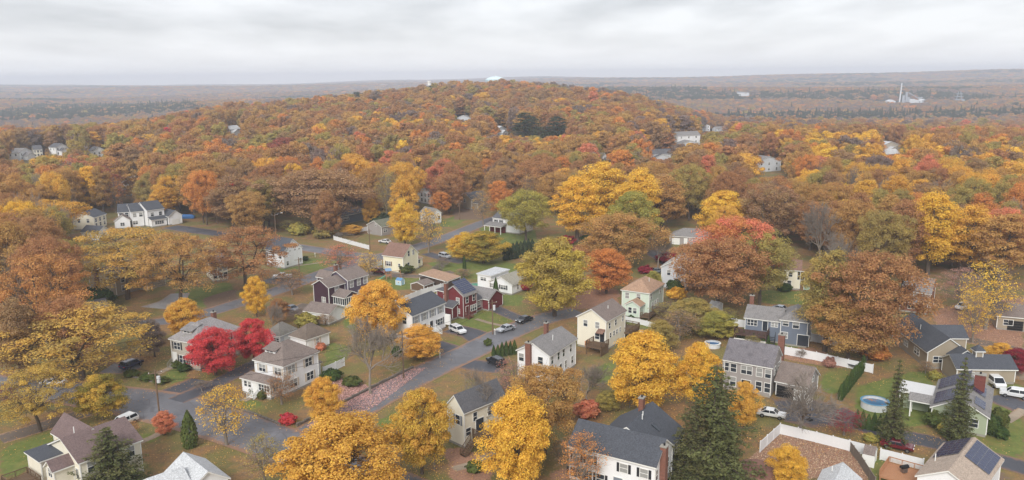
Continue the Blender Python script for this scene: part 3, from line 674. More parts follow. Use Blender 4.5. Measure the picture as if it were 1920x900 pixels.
    def dormer(s, c, x0, zb, zt, w, xb, zbk, wall, rm, n=2):
        """a shed dormer that looks out over the L face"""
        MB().prism([(x0, zb - .6), (x0, zt), (xb, zbk - .1), (xb, zb - .6)], 'y', c - w/2, c + w/2).build('dormer', wall, s.root)
        MB().sheet([[(x0 - .35, c - w/2 - .3, zt + .02), (xb, c - w/2 - .3, zbk + .05), (xb, c + w/2 + .3, zbk + .05), (x0 - .35, c + w/2 + .3, zt + .02)]], .12).build('dormer_roof', rm, s.root)
        s.win('L', c, (zb + zt) / 2 + .12, w * .62, (zt - zb) * .72, plane=x0, n=n)
    def panels(s, slope, x0, u0, nx, nu, pw=1.0, ph=1.65, gap=.04, a=None, rh=None, h=None, y0=0, m=None):
        """solar panels on a roof whose ridge runs along x; slope 'S' is the one above the R face, 'N' the far one; u is metres up from the eave"""
        a = s.a if a is None else a; h = s.h if h is None else h; th = math.atan2(rh, a / 2); c, sn = math.cos(th), math.sin(th)
        me = shared(('solar', pw, ph), lambda: (lambda mb: (mb.box(0, pw, 0, ph, .0, .04), setattr(mb, 'cur', 1), mb.box(-.012, 0, 0, ph, 0, .05), mb.box(pw, pw + .012, 0, ph, 0, .05), [mb.box(0, pw, ph*i/2 - .012, ph*i/2 + .012, .035, .048) for i in (0, 1, 2)], mb)[-1])(MB()).mesh('solar_panel', [SOLAR, STEEL]))
        for i in range(nx):
            for j in range(nu):
                o = link(bpy.data.objects.new('solar_panel', me), s.root); x, u = x0 + i * (pw + gap), u0 + j * (ph + gap)
                if slope == 'S': o.matrix_local = Matrix.Translation((x, y0 + u * c, h + u * sn + .16)) @ Matrix.Rotation(th, 4, 'X')
                else: o.matrix_local = Matrix.Translation((x + pw, y0 + a - u * c, h + u * sn + .16)) @ Matrix.Rotation(math.pi, 4, 'Z') @ Matrix.Rotation(th, 4, 'X')
    def vent(s, x, y, z, hgt=.6): MB().tube((x, y, z - .5), (x, y, z + hgt), .07, n=6).build('vent_pipe', WHITE, s.root)
HOUSES = []
WHT, CREAM, PALEY, MINT = siding('white_siding', lin(234, 235, 237)), siding('cream_siding', lin(232, 226, 208)), siding('pale_yellow_siding', lin(236, 230, 202)), siding('mint_siding', lin(206, 220, 206))
GREYS, LGREY, BEIGE, BLUE = siding('grey_siding', lin(158, 152, 150)), siding('light_grey_siding', lin(202, 206, 212)), siding('beige_siding', lin(182, 174, 162)), siding('slate_blue_siding', lin(112, 121, 136))
PURP, PURPL, MAROON, SAGE, TAUPE = siding('plum_siding', lin(70, 46, 58)), siding('violet_grey_siding', lin(96, 86, 102)), siding('maroon_siding', lin(116, 50, 54)), siding('sage_siding', lin(166, 176, 150)), siding('taupe_siding', lin(160, 148, 130))
CHAR, DGREY, MGREY, BRN = shingle('charcoal_shingles', lin(76, 79, 86), .25), shingle('dark_grey_shingles', lin(92, 92, 96), .3), shingle('grey_shingles', lin(128, 125, 124), .4), shingle('brown_grey_shingles', lin(122, 110, 104), .4)
TAN, PLUMR, LTROOF, MOSSY, STRK = shingle('tan_shingles', lin(164, 134, 112), .45), shingle('plum_brown_shingles', lin(112, 95, 93), .3), shingle('pale_grey_shingles', lin(188, 190, 192), .25), shingle('mossy_grey_shingles', lin(116, 112, 106), .5, lin(96, 100, 66)), shingle('streaked_shingles', lin(112, 108, 112), .75)
RBRN, SOLR = shingle('red_brown_shingles', lin(128, 100, 88), .4), shingle('sandy_shingles', lin(168, 152, 138), .3)
BRK = brickmat('house_brick', lin(142, 98, 82))

# bottom left: plum-brown roof, spruce in front
A = House('house', 'cream house with plum-brown shingle roof behind the bottom left spruce', (146,870), (264,822), (97,830), h=5.4)
A.block(rh=2.3, wall=CREAM, rm=PLUMR); A.block(b=A.b*.5, a=9, h=5.4, x0=A.b*.22, y0=A.a*.45, roof='gy', rh=2.4, wall=CREAM, rm=PLUMR, found=False)
A.block(b=3.6, a=A.a*.5, h=5.3, x0=-2.9, y0=A.a*.52, roof='flat', rh=.1, wall=CREAM, rm=CHAR); A.block(b=3.2, a=2.9, h=4.6, x0=-2.6, y0=A.a*.2, roof='gx', rh=1.2, wall=CREAM, rm=PLUMR, z0=2.2, found=False)
A.win('L', A.a*.2+1.45, 4.0, 1.1, 1.2, plane=-2.25, n=2); A.win('L', 1.3, 3.4, .8, 1.5); A.wins('R', (A.b*.2, A.b*.5, A.b*.8), 4.2); A.wins('R', (A.b*.3, A.b*.7), 1.7)
A.deck(-6.2, -3, A.a*.5, A.a*.95, 2.4, WOOD, .95); A.vent(A.b*.3, A.a*.7, 7.3)
# grey-beige four-square behind the red maples
B = House('house', 'beige house with grey hip roof and dormer behind two red maples', (371,645.6), (447.6,613.4), (318.6,633.7), h=5.7)
B.block(roof='hip', rh=3.0, wall=BEIGE, rm=shingle('ash_shingles', lin(142, 138, 138), .45, lin(120, 120, 84)))
B.dormer(B.a*.55, 1.6, 6.2, 7.5, 2.6, 4.2, 8.3, BEIGE, MGREY)
for c in (B.a*.2, B.a*.75): B.win('L', c, 4.4, 1.7, 1.4, 'black', n=2)
B.win('L', B.a*.25, 1.8, 1.7, 1.4, 'black', n=2); B.win('L', B.a*.6, 1.8, 1.7, 1.5, 'black', n=2); B.door('L', B.a*.86, .8); B.wins('R', (B.b*.2, B.b*.5, B.b*.85), 4.4, sh='black'); B.wins('R', (B.b*.3, B.b*.75), 1.8, sh='black')
B.chimney(B.b*.72, B.a*.5, 9.4, z0=4); B.stair(0, B.a*.86, .8, 'L', 4, 1.4, CONC)
# white four-square on the corner
C = House('house', 'white corner house with brown hip roof, dormer and enclosed front porch', (530.9,687.8), (600.8,658.4), (471.3,674.4), h=5.8)
C.block(roof='hip', rh=2.9, wall=WHT, rm=BRN); C.dormer(C.a*.62, 1.7, 6.5, 7.7, 2.6, 4.2, 8.3, WHT, BRN)
for c in (C.a*.22, C.a*.72): C.win('L', c, 4.5, 1.6, 1.35, 'tan', n=2)
for c, z in ((C.b*.24, 4.5), (C.b*.7, 4.5), (C.b*.27, 1.75), (C.b*.72, 1.75)): C.win('R', c, z, 1.7, 1.5, 'tan', n=2)
C.block(b=3.0, a=C.a*.98, h=3.0, x0=-2.5, y0=C.a*.12, roof='hip', rh=1.0, wall=WHT, rm=BRN)
C.wins('L', (C.a*.95, C.a*.82), 2.0, w=.7, h=1.0, plane=-2.15); C.win('L', C.a*.36, 2.0, 2.6, 1.1, plane=-2.15, n=4); C.door('L', C.a*.64, .6, plane=-2.15); C.stair(-2.4, C.a*.64, .6, 'L', 4, 1.6)
C.win('R', -1.0, 2.0, 1.3, 1.1, plane=C.a*.12+.35, n=2); C.block(b=2.0, a=2.6, h=2.9, x0=C.b-.3, y0=1.2, roof='sy', rh=.5, wall=WHT, rm=BRN)
G1 = House('garage', 'small pyramid-roofed garage behind the white corner house, moss on shingles', (524.7,630.9), (560,616.7), (493.6,625.6), h=2.9, cat='garage')
G1.block(roof='hip', rh=2.0, wall=LGREY, rm=MOSSY); G1.win('L', G1.a*.4, 1.8, 2.4, .9, n=3); G1.garage('R', G1.b*.5)
G2 = House('garage', 'white garage with brown pyramid roof beside the white corner house', (572.7,638), (620.7,622), (540,629), h=3.1, cat='garage')
G2.block(roof='hip', rh=2.3, wall=WHT, rm=shingle('lichen_brown_shingles', lin(112, 100, 90), .6, lin(84, 78, 70))); G2.win('R', G2.b*.5, 1.9, .8, 1.2, 'tan'); G2.door('R', G2.b*.2, .2)
# plum house
D = House('house', 'plum and violet-grey house with brown roof and screened porch', (651.6,526.5), (692.1,514.7), a=8.2, h=5.9)
D.block(rh=2.0, wall=PURPL, rm=BRN); D.wins('R', (1.7, D.b*.55, D.b*.84), 4.6, w=1.15, h=1.6, glass=CURTAIN); D.wins('R', (1.9, D.b*.58, D.b*.86), 1.7, w=1.2, h=1.5, glass=CURTAIN)
D.block(b=6.2, a=6.2, h=5.2, x0=-5.7, y0=.9, rh=1.7, wall=PURP, rm=BRN); D.win('R', -2.6, 4.0, 1.3, 1.6, plane=1.25, glass=CURTAIN); D.win('L', 3.2, 1.6, 1.3, 1.5, plane=-5.35, n=2, glass=CURTAIN)
D.block(b=5.4, a=4.6, h=2.9, x0=-4.6, y0=-3.4, roof='gy', rh=1.3, wall=None, rm=BRN); sc = MB()
for i in range(8): sc.box(-4.3 + i*4.8/7 - .06, -4.3 + i*4.8/7 + .06, -3.15, -3.03, .4, 2.75)
for i in range(6): sc.box(-4.36, -4.24, -3.1 + i*3.9/5 - .06, -3.1 + i*3.9/5 + .06, .4, 2.75)
sc.box(-4.4, .6, -3.2, -3.0, .2, .9); sc.box(-4.4, -4.2, -3.2, .9, .2, .9); sc.box(-4.4, .6, -3.2, -3.0, 2.6, 2.85); sc.box(-4.4, -4.2, -3.2, .9, 2.6, 2.85); pf = sc.build('porch_frame', WHITE, D.root)
MB().box(-4.1, .4, -2.9, .9, .3, 2.7).build('porch_screen', GLASS, pf); MB().prism([(-4.3, 2.86), (.5, 2.86), (-1.9, 4.0)], 'y', -3.15, -3.05).build('porch_gable', PURP, D.root)
D.chimney(1.4, 5.6, 9.0, z0=5); D.block(b=3.4, a=5, h=5.9, x0=-1.4, y0=5.4, roof='gy', rh=1.6, wall=PURP, rm=BRN, found=False)
G3 = House('garage', 'low garage with brown-grey roof in front of the plum house', (617,590), (634,575), (583,578), h=2.8, cat='garage'); G3.block(roof='gy', rh=1.5, wall=WHT, rm=BRN)
# pale yellow house
E_ = House('house', 'pale yellow house with steep brown roof beside the swing set', (755.8,483.3), (786.3,473.3), (715.3,478.3), h=5.0)
E_.block(roof='gy', rh=3.2, wall=PALEY, rm=RBRN); E_.wins('R', (E_.b*.4, E_.b*.68), 5.6, w=.85, h=1.5); E_.win('L', E_.a*.72, 2.6, 1.5, 1.3, 'brown', n=2); E_.win('L', E_.a*.22, 2.4, .7, 1.0); E_.wins('R', (E_.b*.35,), 2.2)
E_.block(b=3.4, a=3.4, h=2.9, x0=E_.b-.5, y0=.6, roof='sy', rh=.6, wall=PALEY, rm=TAN); E_.win('R', E_.b+1.0, 1.9, 1.0, 1.0, plane=.95)
# white duplex with charcoal roof
Fd = House('house', 'white duplex with charcoal gable roof and two flights of white front steps', (772.9,593.3), (837.4,566.7), a=8.4, h=6.2)
Fd.block(rh=2.1, wall=WHT, rm=CHAR); b = Fd.b
for i in range(4): Fd.win('R', b*(.14 + .235*i), 4.9, 1.2, 1.5, 'grey', glass=CURTAIN)
Fd.win('R', b*.82, 2.2, 2.0, 1.4, 'black', n=2); Fd.win('R', b*.12, 2.2, 1.2, 1.4, 'black'); Fd.door('R', b*.36, 1.1, m=SHUT['black']); Fd.door('R', b*.56, 1.1, m=SHUT['black']); Fd.stair(b*.36, .3, 1.2, 'R', 6, 1.7); Fd.stair(b*.62, .3, 1.2, 'R', 6, 1.7); Fd.wins('L', (2.4, 5.9), 4.8); MB().box(b-.3, b+.1, -1.0, .5, 1.0, 3.4).build('side_screen', WHITE, Fd.root)
# maroon house with solar roof
G = House('house', 'maroon clapboard house with solar panels and attached one-storey garage wing', (868.9,556.5), (895,545.9), (832,548.5), h=5.6)
G.block(rh=2.2, wall=MAROON, rm=MGREY, trim=plain('grey_trim', lin(190, 186, 184))); G.panels('S', .5, .5, max(3, int((G.b-1)/1.7)), 4, 1.62, 1.05, rh=2.2)
G.wins('R', (G.b*.3, G.b*.75), 4.4, w=.9); G.win('R', G.b*.72, 1.9, 2.2, 1.4, n=3); G.door('R', G.b*.3, .7, m=plain('dark_red_door', lin(96, 40, 38))); G.wins('L', (2.0, 5.8), 4.2, w=.9, glass=CURTAIN); G.win('L', 2.0, 1.7, 1.0, 1.1, glass=CURTAIN); G.stair(G.b*.3, .3, .7, 'R', 4, 1.6, plain('brick_steps', lin(120, 72, 62)))
G.block(b=G.b*.62, a=6.0, h=3.0, x0=G.b-.5, y0=.8, rh=1.5, wall=MAROON, rm=DGREY); G.block(b=6.4, a=8.0, h=3.0, x0=G.b*1.45, y0=-1.2, roof='gy', rh=1.9, wall=MAROON, rm=MGREY); G.garage('R', G.b*1.45+3.2, plane=-.85, m=plain('maroon_door', lin(108, 50, 52))); G.win('R', G.b*1.22, 1.7, 1.8, 1.3, plane=1.15, n=3)
G.block(b=2.6, a=5.0, h=3.1, x0=-2.2, y0=1.6, roof='sx', rh=1.0, wall=MAROON, rm=DGREY); G.chimney(-.2, G.a*.8, 8.2); G.block(b=3, a=3.5, h=5.8, x0=.5, y0=G.a-.6, roof='flat', wall=MAROON, rm=DGREY)
# white ranch by the covered pool
H_ = House('house', 'white one-storey house with grey-tan roof behind the maroon house', (960.6,534.7), (1004,516), (916.7,526.4), h=2.9)
H_.block(rh=1.8, wall=WHT, rm=shingle('putty_shingles', lin(150, 146, 134), .4)); H_.win('L', H_.a*.4, 1.8, 1.7, 1.1, 'black', n=2); H_.win('L', H_.a*.82, 1.8, 1.3, 1.1, 'black', n=2); H_.wins('R', (3, 7), 1.8)
H_.block(b=9, a=5, h=4.2, x0=.6, y0=H_.a-.6, roof='flat', wall=WHT, rm=LTROOF); H_.win('L', H_.a+2.2, 3.0, 1.8, .9, plane=.95, n=2)
# white house with end chimney
I_ = House('house', 'white house with grey gable roof and tall brick end chimney', (1031.6,668.8), (1087.9,635.6), (964.9,657.4), h=5.6)
I_.block(rh=2.0, wall=WHT, rm=MGREY); I_.chimney(0.0, I_.a*.62, 7.5, .7, 1.05); I_.chimney(I_.b*.72, I_.a*.72, 8.9, z0=4); I_.wins('R', [I_.b*q for q in (.12,.34,.52,.78)], 4.4, w=.85); I_.wins('R', [I_.b*q for q in (.15,.42,.6,.84)], 1.8, w=.9); I_.wins('L', (I_.a*.3, I_.a*.85), 4.3, w=1.0); I_.vent(I_.b*.45, I_.a*.3, 7.0); I_.vent(I_.b*.5, I_.a*.34, 7.1)
# cream house
J = House('house', 'tall cream house with taupe gable roof and two timber decks', (1137.7,603.6), (1175.6,582.2), (1079.6,592.9), h=6.6)
J.block(rh=2.2, wall=CREAM, rm=BRN); J.wins('L', (J.a*.32, J.a*.7), 5.4, w=.9, h=1.3); J.win('L', J.a*.32, 3.0, 1.0, 1.2); J.door('L', J.a*.16, 1.9, m=SHUT['black']); J.wins('R', [J.b*q for q in (.2, .5, .85)], 5.2, w=.8, h=1.2); J.wins('R', [J.b*q for q in (.25, .42, .56, .72)], 3.0, w=.7, h=1.0); J.vent(J.b*.5, J.a*.3, 8.0)
MB().sheet([[(-1.0, J.a*.06, 4.2), (.4, J.a*.06, 4.8), (.4, J.a*.28, 4.8), (-1.0, J.a*.28, 4.2)]], .12).build('door_hood', RBRN, J.root)
J.deck(-3.2, .2, -.4, J.a*.42, 1.9, WOOD, 1.0, 'SWN', True); J.deck(J.b-.6, J.b+4.6, -.8, 3.4, 1.8, WOOD, 1.0, 'SEW', True)
# mint house
M = House('house', 'mint green house with tan hip roof and small gabled rear bump-out', (1219.2,550.4), (1250.6,532), (1162.2,543.6), h=5.8)
M.block(roof='hip', rh=2.3, wall=MINT, rm=TAN); M.wins('L', (M.a*.4, M.a*.78), 4.5, w=.95, h=1.4); M.wins('R', [M.b*q for q in (.15, .75)], 4.6, w=.8, h=1.3); M.wins('R', [M.b*q for q in (.25, .42, .58)], 2.4, w=.8, h=1.1); M.vent(M.b*.5, M.a*.3, 7.6)
M.block(b=3.4, a=M.a*.55, h=3.1, x0=-3.0, y0=M.a*.16, roof='gx', rh=1.2, wall=MINT, rm=TAN); M.wins('L', (M.a*.36, M.a*.52), 1.9, w=.8, h=1.3, plane=-2.65); M.deck(2.0, M.b, -3.2, .2, 1.2, WOOD, 1.0, 'SEW'); M.deck(-3.0, 1.5, -1.0, M.a*.16, .9, WOOD, .9, 'SW')
# pale grey-blue house
N = House('house', 'pale grey-blue gabled house half hidden by the salmon and brown maple', (1288.5,505.4), (1318,490), (1236,501.8), h=5.9)
N.block(rh=2.1, wall=LGREY, rm=shingle('silver_shingles', lin(166, 166, 164), .3)); N.wins('L', (N.a*.34, N.a*.68), 4.5, w=.9, h=1.4); N.wins('L', (N.a*.18, N.a*.36), 1.9, w=.8, h=1.2); N.win('R', 1.2, 4.6); N.deck(.5, 7, -3.6, .2, 1.6, plain('grey_deck', lin(140, 136, 132)), 1.0, 'SEW')
# grey ranch
O_ = House('house', 'long grey ranch house with hip roof above the salmon maple', (1254,442), (1330,447), a=8.5, h=3.0)
O_.block(roof='hip', rh=2.2, wall=GREYS, rm=MGREY); O_.garage('R', 2.4); O_.door('R', O_.b*.42, .3); O_.win('R', O_.b*.55, 1.9, .9, 1.0, n=1); O_.win('R', O_.b*.8, 1.8, 2.6, 1.2, n=3)
# slate blue split level
P = House('house', 'slate blue split-level house with grey hip roof and sliding glass door', (1461,598.9), (1517.8,605.6), a=9, h=5.6)
P.block(roof='hip', rh=2.1, wall=BLUE, rm=MGREY); P.win('R', P.b*.22, 4.8, 1.1, 1.0); P.win('R', P.b*.56, 4.7, 1.2, 1.4); P.win('R', P.b*.2, 2.2, 1.2, 1.3); P.door('R', P.b*.82, .3, 2.2, 2.4, glass=True)
P.block(b=8, a=8.2, h=4.9, x0=-7.4, y0=.6, rh=1.9, wall=BLUE, rm=MGREY); P.win('R', -5.6, 3.9, 2.0, 1.2, plane=.95, n=3); P.door('R', -2.9, 2.4, plane=.95, w=1.0, glass=True); P.win('R', -1.0, 4.0, 1.3, .9, plane=.95, n=2); P.chimney(-6.6, 5.6, 8.6, z0=4)
P.deck(-8.6, -2.0, -3.0, .8, 2.3, plain('dark_deck', lin(84, 64, 58)), 1.0, 'SEW', False); MB().box(-8.6, -2.0, -3.05, -2.95, 0, 1.3).build('skirt', WHITE, P.root); P.stair(-1.0, -1.4, 2.3, 'R', 8, 1.2, SHUT['black'])
# grey colonial
Qh = House('house', 'grey colonial house with streaked roof, brick end chimney and attached garage', (1450,691), (1472.7,667.8), (1353.3,675.6), h=5.7)
Qh.block(roof='gy', rh=3.0, wall=GREYS, rm=STRK); a = Qh.a
for q in (.1, .27, .78, .93): Qh.win('L', a*q, 4.4, 1.0, 1.5, glass=CURTAIN if q == .27 else None)
Qh.win('L', a*.52, 4.4, 1.9, 1.5, n=2); Qh.wins('L', (a*.1, a*.27, a*.78), 1.8, w=1.0, h=1.7); Qh.door('L', a*.52, .4, 1.6, m=SHUT['black']); Qh.chimney(Qh.b + .1, .5, 9.6, .8, 1.1); Qh.wins('R', (Qh.b*.4, Qh.b*.75), 4.3)
Qg = House('garage', 'attached grey garage with one open door beside the grey colonial', (1516.7,727.8), (1540,703), (1451,714.4), h=3.0, cat='garage')
Qg.block(roof='gy', rh=2.6, wall=GREYS, rm=BRN); Qg.garage('L', Qg.a*.22, 2.6); Qg.garage('L', Qg.a*.68, 3.0, m=BLACK); Qg.win('R', Qg.b*.5, 3.4, .9, 1.0)  # open bay: a black panel paints the shade inside, no door there
# charcoal-roofed ranch with cupola garage
R_ = House('house', 'taupe ranch house with sprawling charcoal roof and cupola on its garage', (1738,661), (1821,662), a=17, h=3.4)
R_.block(roof='gy', rh=2.9, wall=TAUPE, rm=CHAR); R_.block(b=7, a=6, h=3.3, x0=R_.b-3, y0=9, roof='gx', rh=1.9, wall=TAUPE, rm=CHAR); R_.win('R', R_.b*.3, 1.9, 2.0, 1.2, n=2); R_.win('L', 5, 1.9, 2.2, 1.2, n=2); R_.win('L', 10, 1.9, 1.6, 1.2, n=2); R_.vent(R_.b*.3, 9, 5.6)
R_.block(b=11, a=6.4, h=2.9, x0=2.0, y0=-7.5, roof='gx', rh=1.8, wall=TAUPE, rm=CHAR); R_.block(b=5, a=4, h=3.1, x0=R_.b*.45, y0=-2.5, roof='gy', rh=1.7, wall=BLUE, rm=CHAR)
R_.block(b=1.9, a=1.9, h=5.6, x0=6.2, y0=-5.3, roof='hip', rh=1.0, wall=TAUPE, rm=CHAR, z0=4.0, found=False, name='cupola', rname='cupola_roof'); R_.win('R', 5.5, 1.7, 1.4, 1.0, plane=-7.15, n=2)
# sage solar ranch
Sg = House('house', 'sage green house with solar panels on both roof slopes behind the tall fir', (1857,785), (1863,730), (1743,763), h=3.4)
Sg.block(rh=2.3, wall=SAGE, rm=MGREY); Sg.panels('N', Sg.b*.06, .5, 5, 3, 1.05, 1.7, rh=2.3); Sg.panels('N', Sg.b*.58, .5, 5, 3, 1.05, 1.7, rh=2.3); Sg.panels('S', Sg.b*.5, 1.2, 4, 2, 1.05, 1.7, rh=2.3); Sg.panels('S', Sg.b*.12, 1.0, 3, 1, 1.05, 1.7, rh=2.3)
Sg.win('L', Sg.a*.7, 2.0, 2.4, .9, n=2, glass=WHITE); Sg.win('L', Sg.a*.25, 2.0, 1.1, 1.3); Sg.wins('R', (3, 7, 11), 2.0); Sg.chimney(Sg.b*.66, Sg.a*.25, 7.2, 1.1, 1.6, z0=3, m=brickmat('red_chimney_brick', lin(120, 62, 56))); Sg.vent(Sg.b*.5, Sg.a*.55, 5.7)
Sg.block(b=5.5, a=6, h=3.0, x0=Sg.b*.42, y0=Sg.a-.6, roof='sy', rh=.1, wall=None, rm=plain('white_patio_roof', lin(208, 208, 208), .5, var=.1)); Sg.block(b=3.4, a=4, h=2.9, x0=Sg.b*.2, y0=Sg.a-.6, roof='gy', rh=.8, wall=None, rm=MGREY)
for x, y in ((.44, 5.0), (.75, 5.0), (.22, 3.0), (.38, 3.0)): MB().box(Sg.b*x-.1, Sg.b*x+.1, Sg.a+y-.1, Sg.a+y+.1, 0, 2.8).build('patio_post', WHITE, Sg.root)
MB().box(Sg.b*.44, Sg.b*.75, Sg.a+.4, Sg.a+4.4, .1, 2.5).build('sun_room', SAGE, Sg.root)
# sandy roof with solar arrays, bottom right
T = House('house', 'house with sandy shingle roof and two solar arrays at bottom right', (1838,930), (1850.5,854), (1722,886), h=3.6)
T.block(rh=2.1, wall=WHT, rm=SOLR); x1 = T.b*.42; n = max(3, int((T.b*.52)/1.06)); T.panels('N', T.b*.98 - n*1.07, .5, n, 2, 1.03, 1.72, rh=2.1); T.panels('S', T.b*.96 - n*1.07, .45, n, 2, 1.03, 1.72, rh=2.1); T.vent(T.b*.38, T.a*.86, 4.4, .9)
# roofs cut by the lower edge
U = House('house', 'low house with pale grey roof cut off by the bottom edge beside the leaf-strewn yard', (1600,945), (1618,899), (1520,925), h=2.8); U.block(rh=1.8, wall=WHT, rm=LTROOF); U.vent(U.b*.75, U.a*.7, 4.0)
V = House('house', 'pale grey roofed house cut off by the bottom edge near the corner', (300,950), (372,925), (248,908), h=3.4); V.block(rh=2.2, wall=WHT, rm=LTROOF); V.block(b=6, a=8, h=3.4, x0=V.b*.75, y0=.5, roof='gy', rh=2.1, wall=WHT, rm=LTROOF)
# big white house, bottom centre
Wh = House('house', 'large white house with charcoal roof, black shutters and brick end chimney', (1231,878), (1270,837), (1060,838), h=5.4)
Wh.block(roof='gy', rh=2.6, wall=WHT, rm=CHAR); a = Wh.a
for q in (.14, .36, .74, .9): Wh.win('L', a*q, 4.0, 1.1, 1.25, 'black', glass=CURTAIN)
for q in (.12, .62, .8, .93): Wh.win('L', a*q, 1.5, 1.2, 1.4, 'black')
Wh.door('L', a*.42, .3, 1.3, m=SHUT['grey']); Wh.chimney(Wh.b*.36, -.05, 7.4, 1.0, .8); Wh.wins('R', (Wh.b*.15, Wh.b*.72), 3.8, w=.8); Wh.wins('R', (Wh.b*.18, Wh.b*.78), 1.4, w=.8)
Wh.block(b=10, a=10.5, h=5.0, x0=Wh.b*.5, y0=.6, roof='gx', rh=3.4, wall=WHT, rm=CHAR); Wh.wins('R', (Wh.b*.5+6.5, Wh.b*.5+9), 3.6, plane=.95); Wh.chimney(Wh.b*.5+7.5, 6.6, 9.8, z0=6); th = math.atan2(3.4, 5.25)
for x, y in ((Wh.b*.5+5, 3.4), ): 
    so = MB().box(-.4, .4, -.7, .7, 0, .12).build('skylight', GLASS, Wh.root); so.matrix_local = Matrix.Translation((x, y, 5.0 + (y-.6)*3.4/5.25 + .08)) @ Matrix.Rotation(th, 4, 'X')
for x, y in ((Wh.b*.5+4.2, 5.2), (Wh.b*.5+5.2, 5.5)): Wh.vent(x, y, 8.2)
# cream house with deck
Xc = House('house', 'cream house with grey-brown roof and raised deck behind the bright yellow tree', (870,776), (948,742), (834,760), h=6.0)
Xc.block(rh=2.4, wall=CREAM, rm=DGREY); Xc.win('L', Xc.a*.4, 4.4, 1.0, 1.5, 'grey'); Xc.wins('R', (Xc.b*.28, Xc.b*.62, Xc.b*.8), 4.6, w=.8, h=1.4); Xc.win('R', Xc.b*.12, 2.6, 1.0, 1.2); Xc.door('R', Xc.b*.38, 1.9, 1.6, 2.1, glass=True); Xc.deck(Xc.b*.2, Xc.b*.62, -3.2, .2, 1.9, WOOD, 1.0, 'SEW'); Xc.stair(Xc.b*.08, -1.2, 1.9, 'L', 8, 1.2, WOOD)
# white house, dark roof, left of the back road
Z1 = House('house', 'white gabled house with charcoal roof on the green lawn by the back road', (531.7,472.5), (571.7,464), (492,468), h=5.4)
Z1.block(roof='gy', rh=3.4, wall=WHT, rm=CHAR); Z1.wins('R', (Z1.b*.35, Z1.b*.6, Z1.b*.82), 5.2, w=.8, h=.35); Z1.wins('R', (Z1.b*.2, Z1.b*.85), 1.6, w=.8, h=1.2); Z1.wins('L', (2, 5, 8), 3.8)
Z2 = House('house', 'small grey ranch house with green-grey roof beside the yellow trees', (715,426), (733,423), (683,422), h=3.4); Z2.block(rh=2.0, wall=GREYS, rm=shingle('green_grey_shingles', lin(112, 114, 98), .4), b=12); Z2.win('R', 2.2, 1.9, 1.6, 1.3, n=2); Z2.win('L', Z2.a*.4, 3.8, .6, .8)
Z3 = House('house', 'white house with low grey porch roof across the back road', (922,408), (975,414), a=9, h=5.2); Z3.block(rh=2.0, wall=WHT, rm=DGREY); Z3.wins('R', (1.6, 4, 8, 11), 3.8, sh='black', w=.9)
Z3.block(b=8, a=4, h=2.8, x0=-1.2, y0=-3.6, roof='sy', rh=.8, wall=None, rm=MGREY)
for x in (-.9, 1.4, 3.8, 6.4): MB().box(x-.1, x+.1, -3.4, -3.2, 0, 2.7).build('porch_post', WHITE, Z3.root)
MB().box(-.4, 6.2, -.6, .1, .1, 2.2).build('porch_screen', plain('red_wall', lin(110, 40, 42)), Z3.root)
Z4 = House('house', 'grey-brown gabled house with dark roof beside the red maple', (884,374), (912,368), (868,368), h=4.6); Z4.block(rh=2.4, wall=TAUPE, rm=CHAR); Z4.win('L', Z4.a*.5, 3.4); Z4.wins('R', (2.5, 6), 3.2); Z4.block(b=4, a=4, h=3, x0=1, y0=-3, roof='gy', rh=1.6, wall=TAUPE, rm=CHAR)
Z5 = House('house', 'white clapboard house half hidden left of the red maple', (808,362), (826,358), (788,357), h=5.5); Z5.block(rh=2, wall=WHT, rm=MGREY); Z5.wins('L', (2, 4.4, 6.8), 4.2); Z5.wins('L', (2, 4.4, 6.8), 1.8)
Z6 = House('house', 'long low house with pale tan roof behind the orange maple', (705,348), (765,346), a=10, h=4.4); Z6.block(rh=2.2, wall=GREYS, rm=shingle('pale_tan_shingles', lin(172, 158, 146), .3)); Z6.chimney(1, 5, 7.6, z0=3)
Z7 = House('house', 'blue-grey house with white porch windows under the brown oaks', (637,406), (668,400), a=8, h=3.6); Z7.block(rh=1.8, wall=BLUE, rm=DGREY, b=14); Z7.win('R', 3.2, 2.2, 3.6, 1.2, n=5)
Z8 = House('house', 'small white gable showing beside the yellow tree at the back road', (808,402), (829,399), a=8, h=4.2); Z8.block(roof='gy', rh=2, wall=WHT, rm=MGREY); Z8.win('R', 4.0, 2.4)
Z9 = House('house', 'two-storey brick house with grey roof below the yellow woods', (1747,552), (1763,538), (1686,545), h=5.2); Z9.block(roof='gy', rh=2.8, wall=BRK, rm=MGREY); Z9.wins('L', (Z9.a*.2, Z9.a*.55, Z9.a*.8), 4.2, w=1.2, n=2); Z9.wins('L', (Z9.a*.2, Z9.a*.6), 1.7, w=1.3, n=2); Z9.door('R', 2.4, .3); Z9.block(b=2.2, a=Z9.a*.7, h=3.0, x0=-1.8, y0=.6, roof='sx', rh=.8, wall=None, rm=MGREY)
ZA = House('house', 'small beige two-storey house with brown roof between the two big oaks', (1459,505), (1504,508), a=8, h=5.4); ZA.block(rh=2.0, wall=CREAM, rm=RBRN); ZA.win('R', 3.2, 4.2, .9, 1.3); ZA.win('R', 3.0, 1.8, .9, 1.3); ZA.wins('R', (1.2, 5.8), 4.0, w=1.7, h=2.2, glass=SHUT['black']); ZA.door('R', 7.4, .3, 1.4, m=plain('green_door', lin(150, 170, 150)))
ZB = House('house', 'grey-roofed house with stone carport at the right edge', (1868,592), (1960,600), a=9, h=3.2); ZB.block(rh=2.0, wall=TAUPE, rm=BRN); ZB.garage('R', ZB.b*.42, 3.0, m=BLACK); ZB.win('R', 2.5, 1.8, 1.8, 1.2, n=2)  # carport opening: its inner shade is painted as a black panel
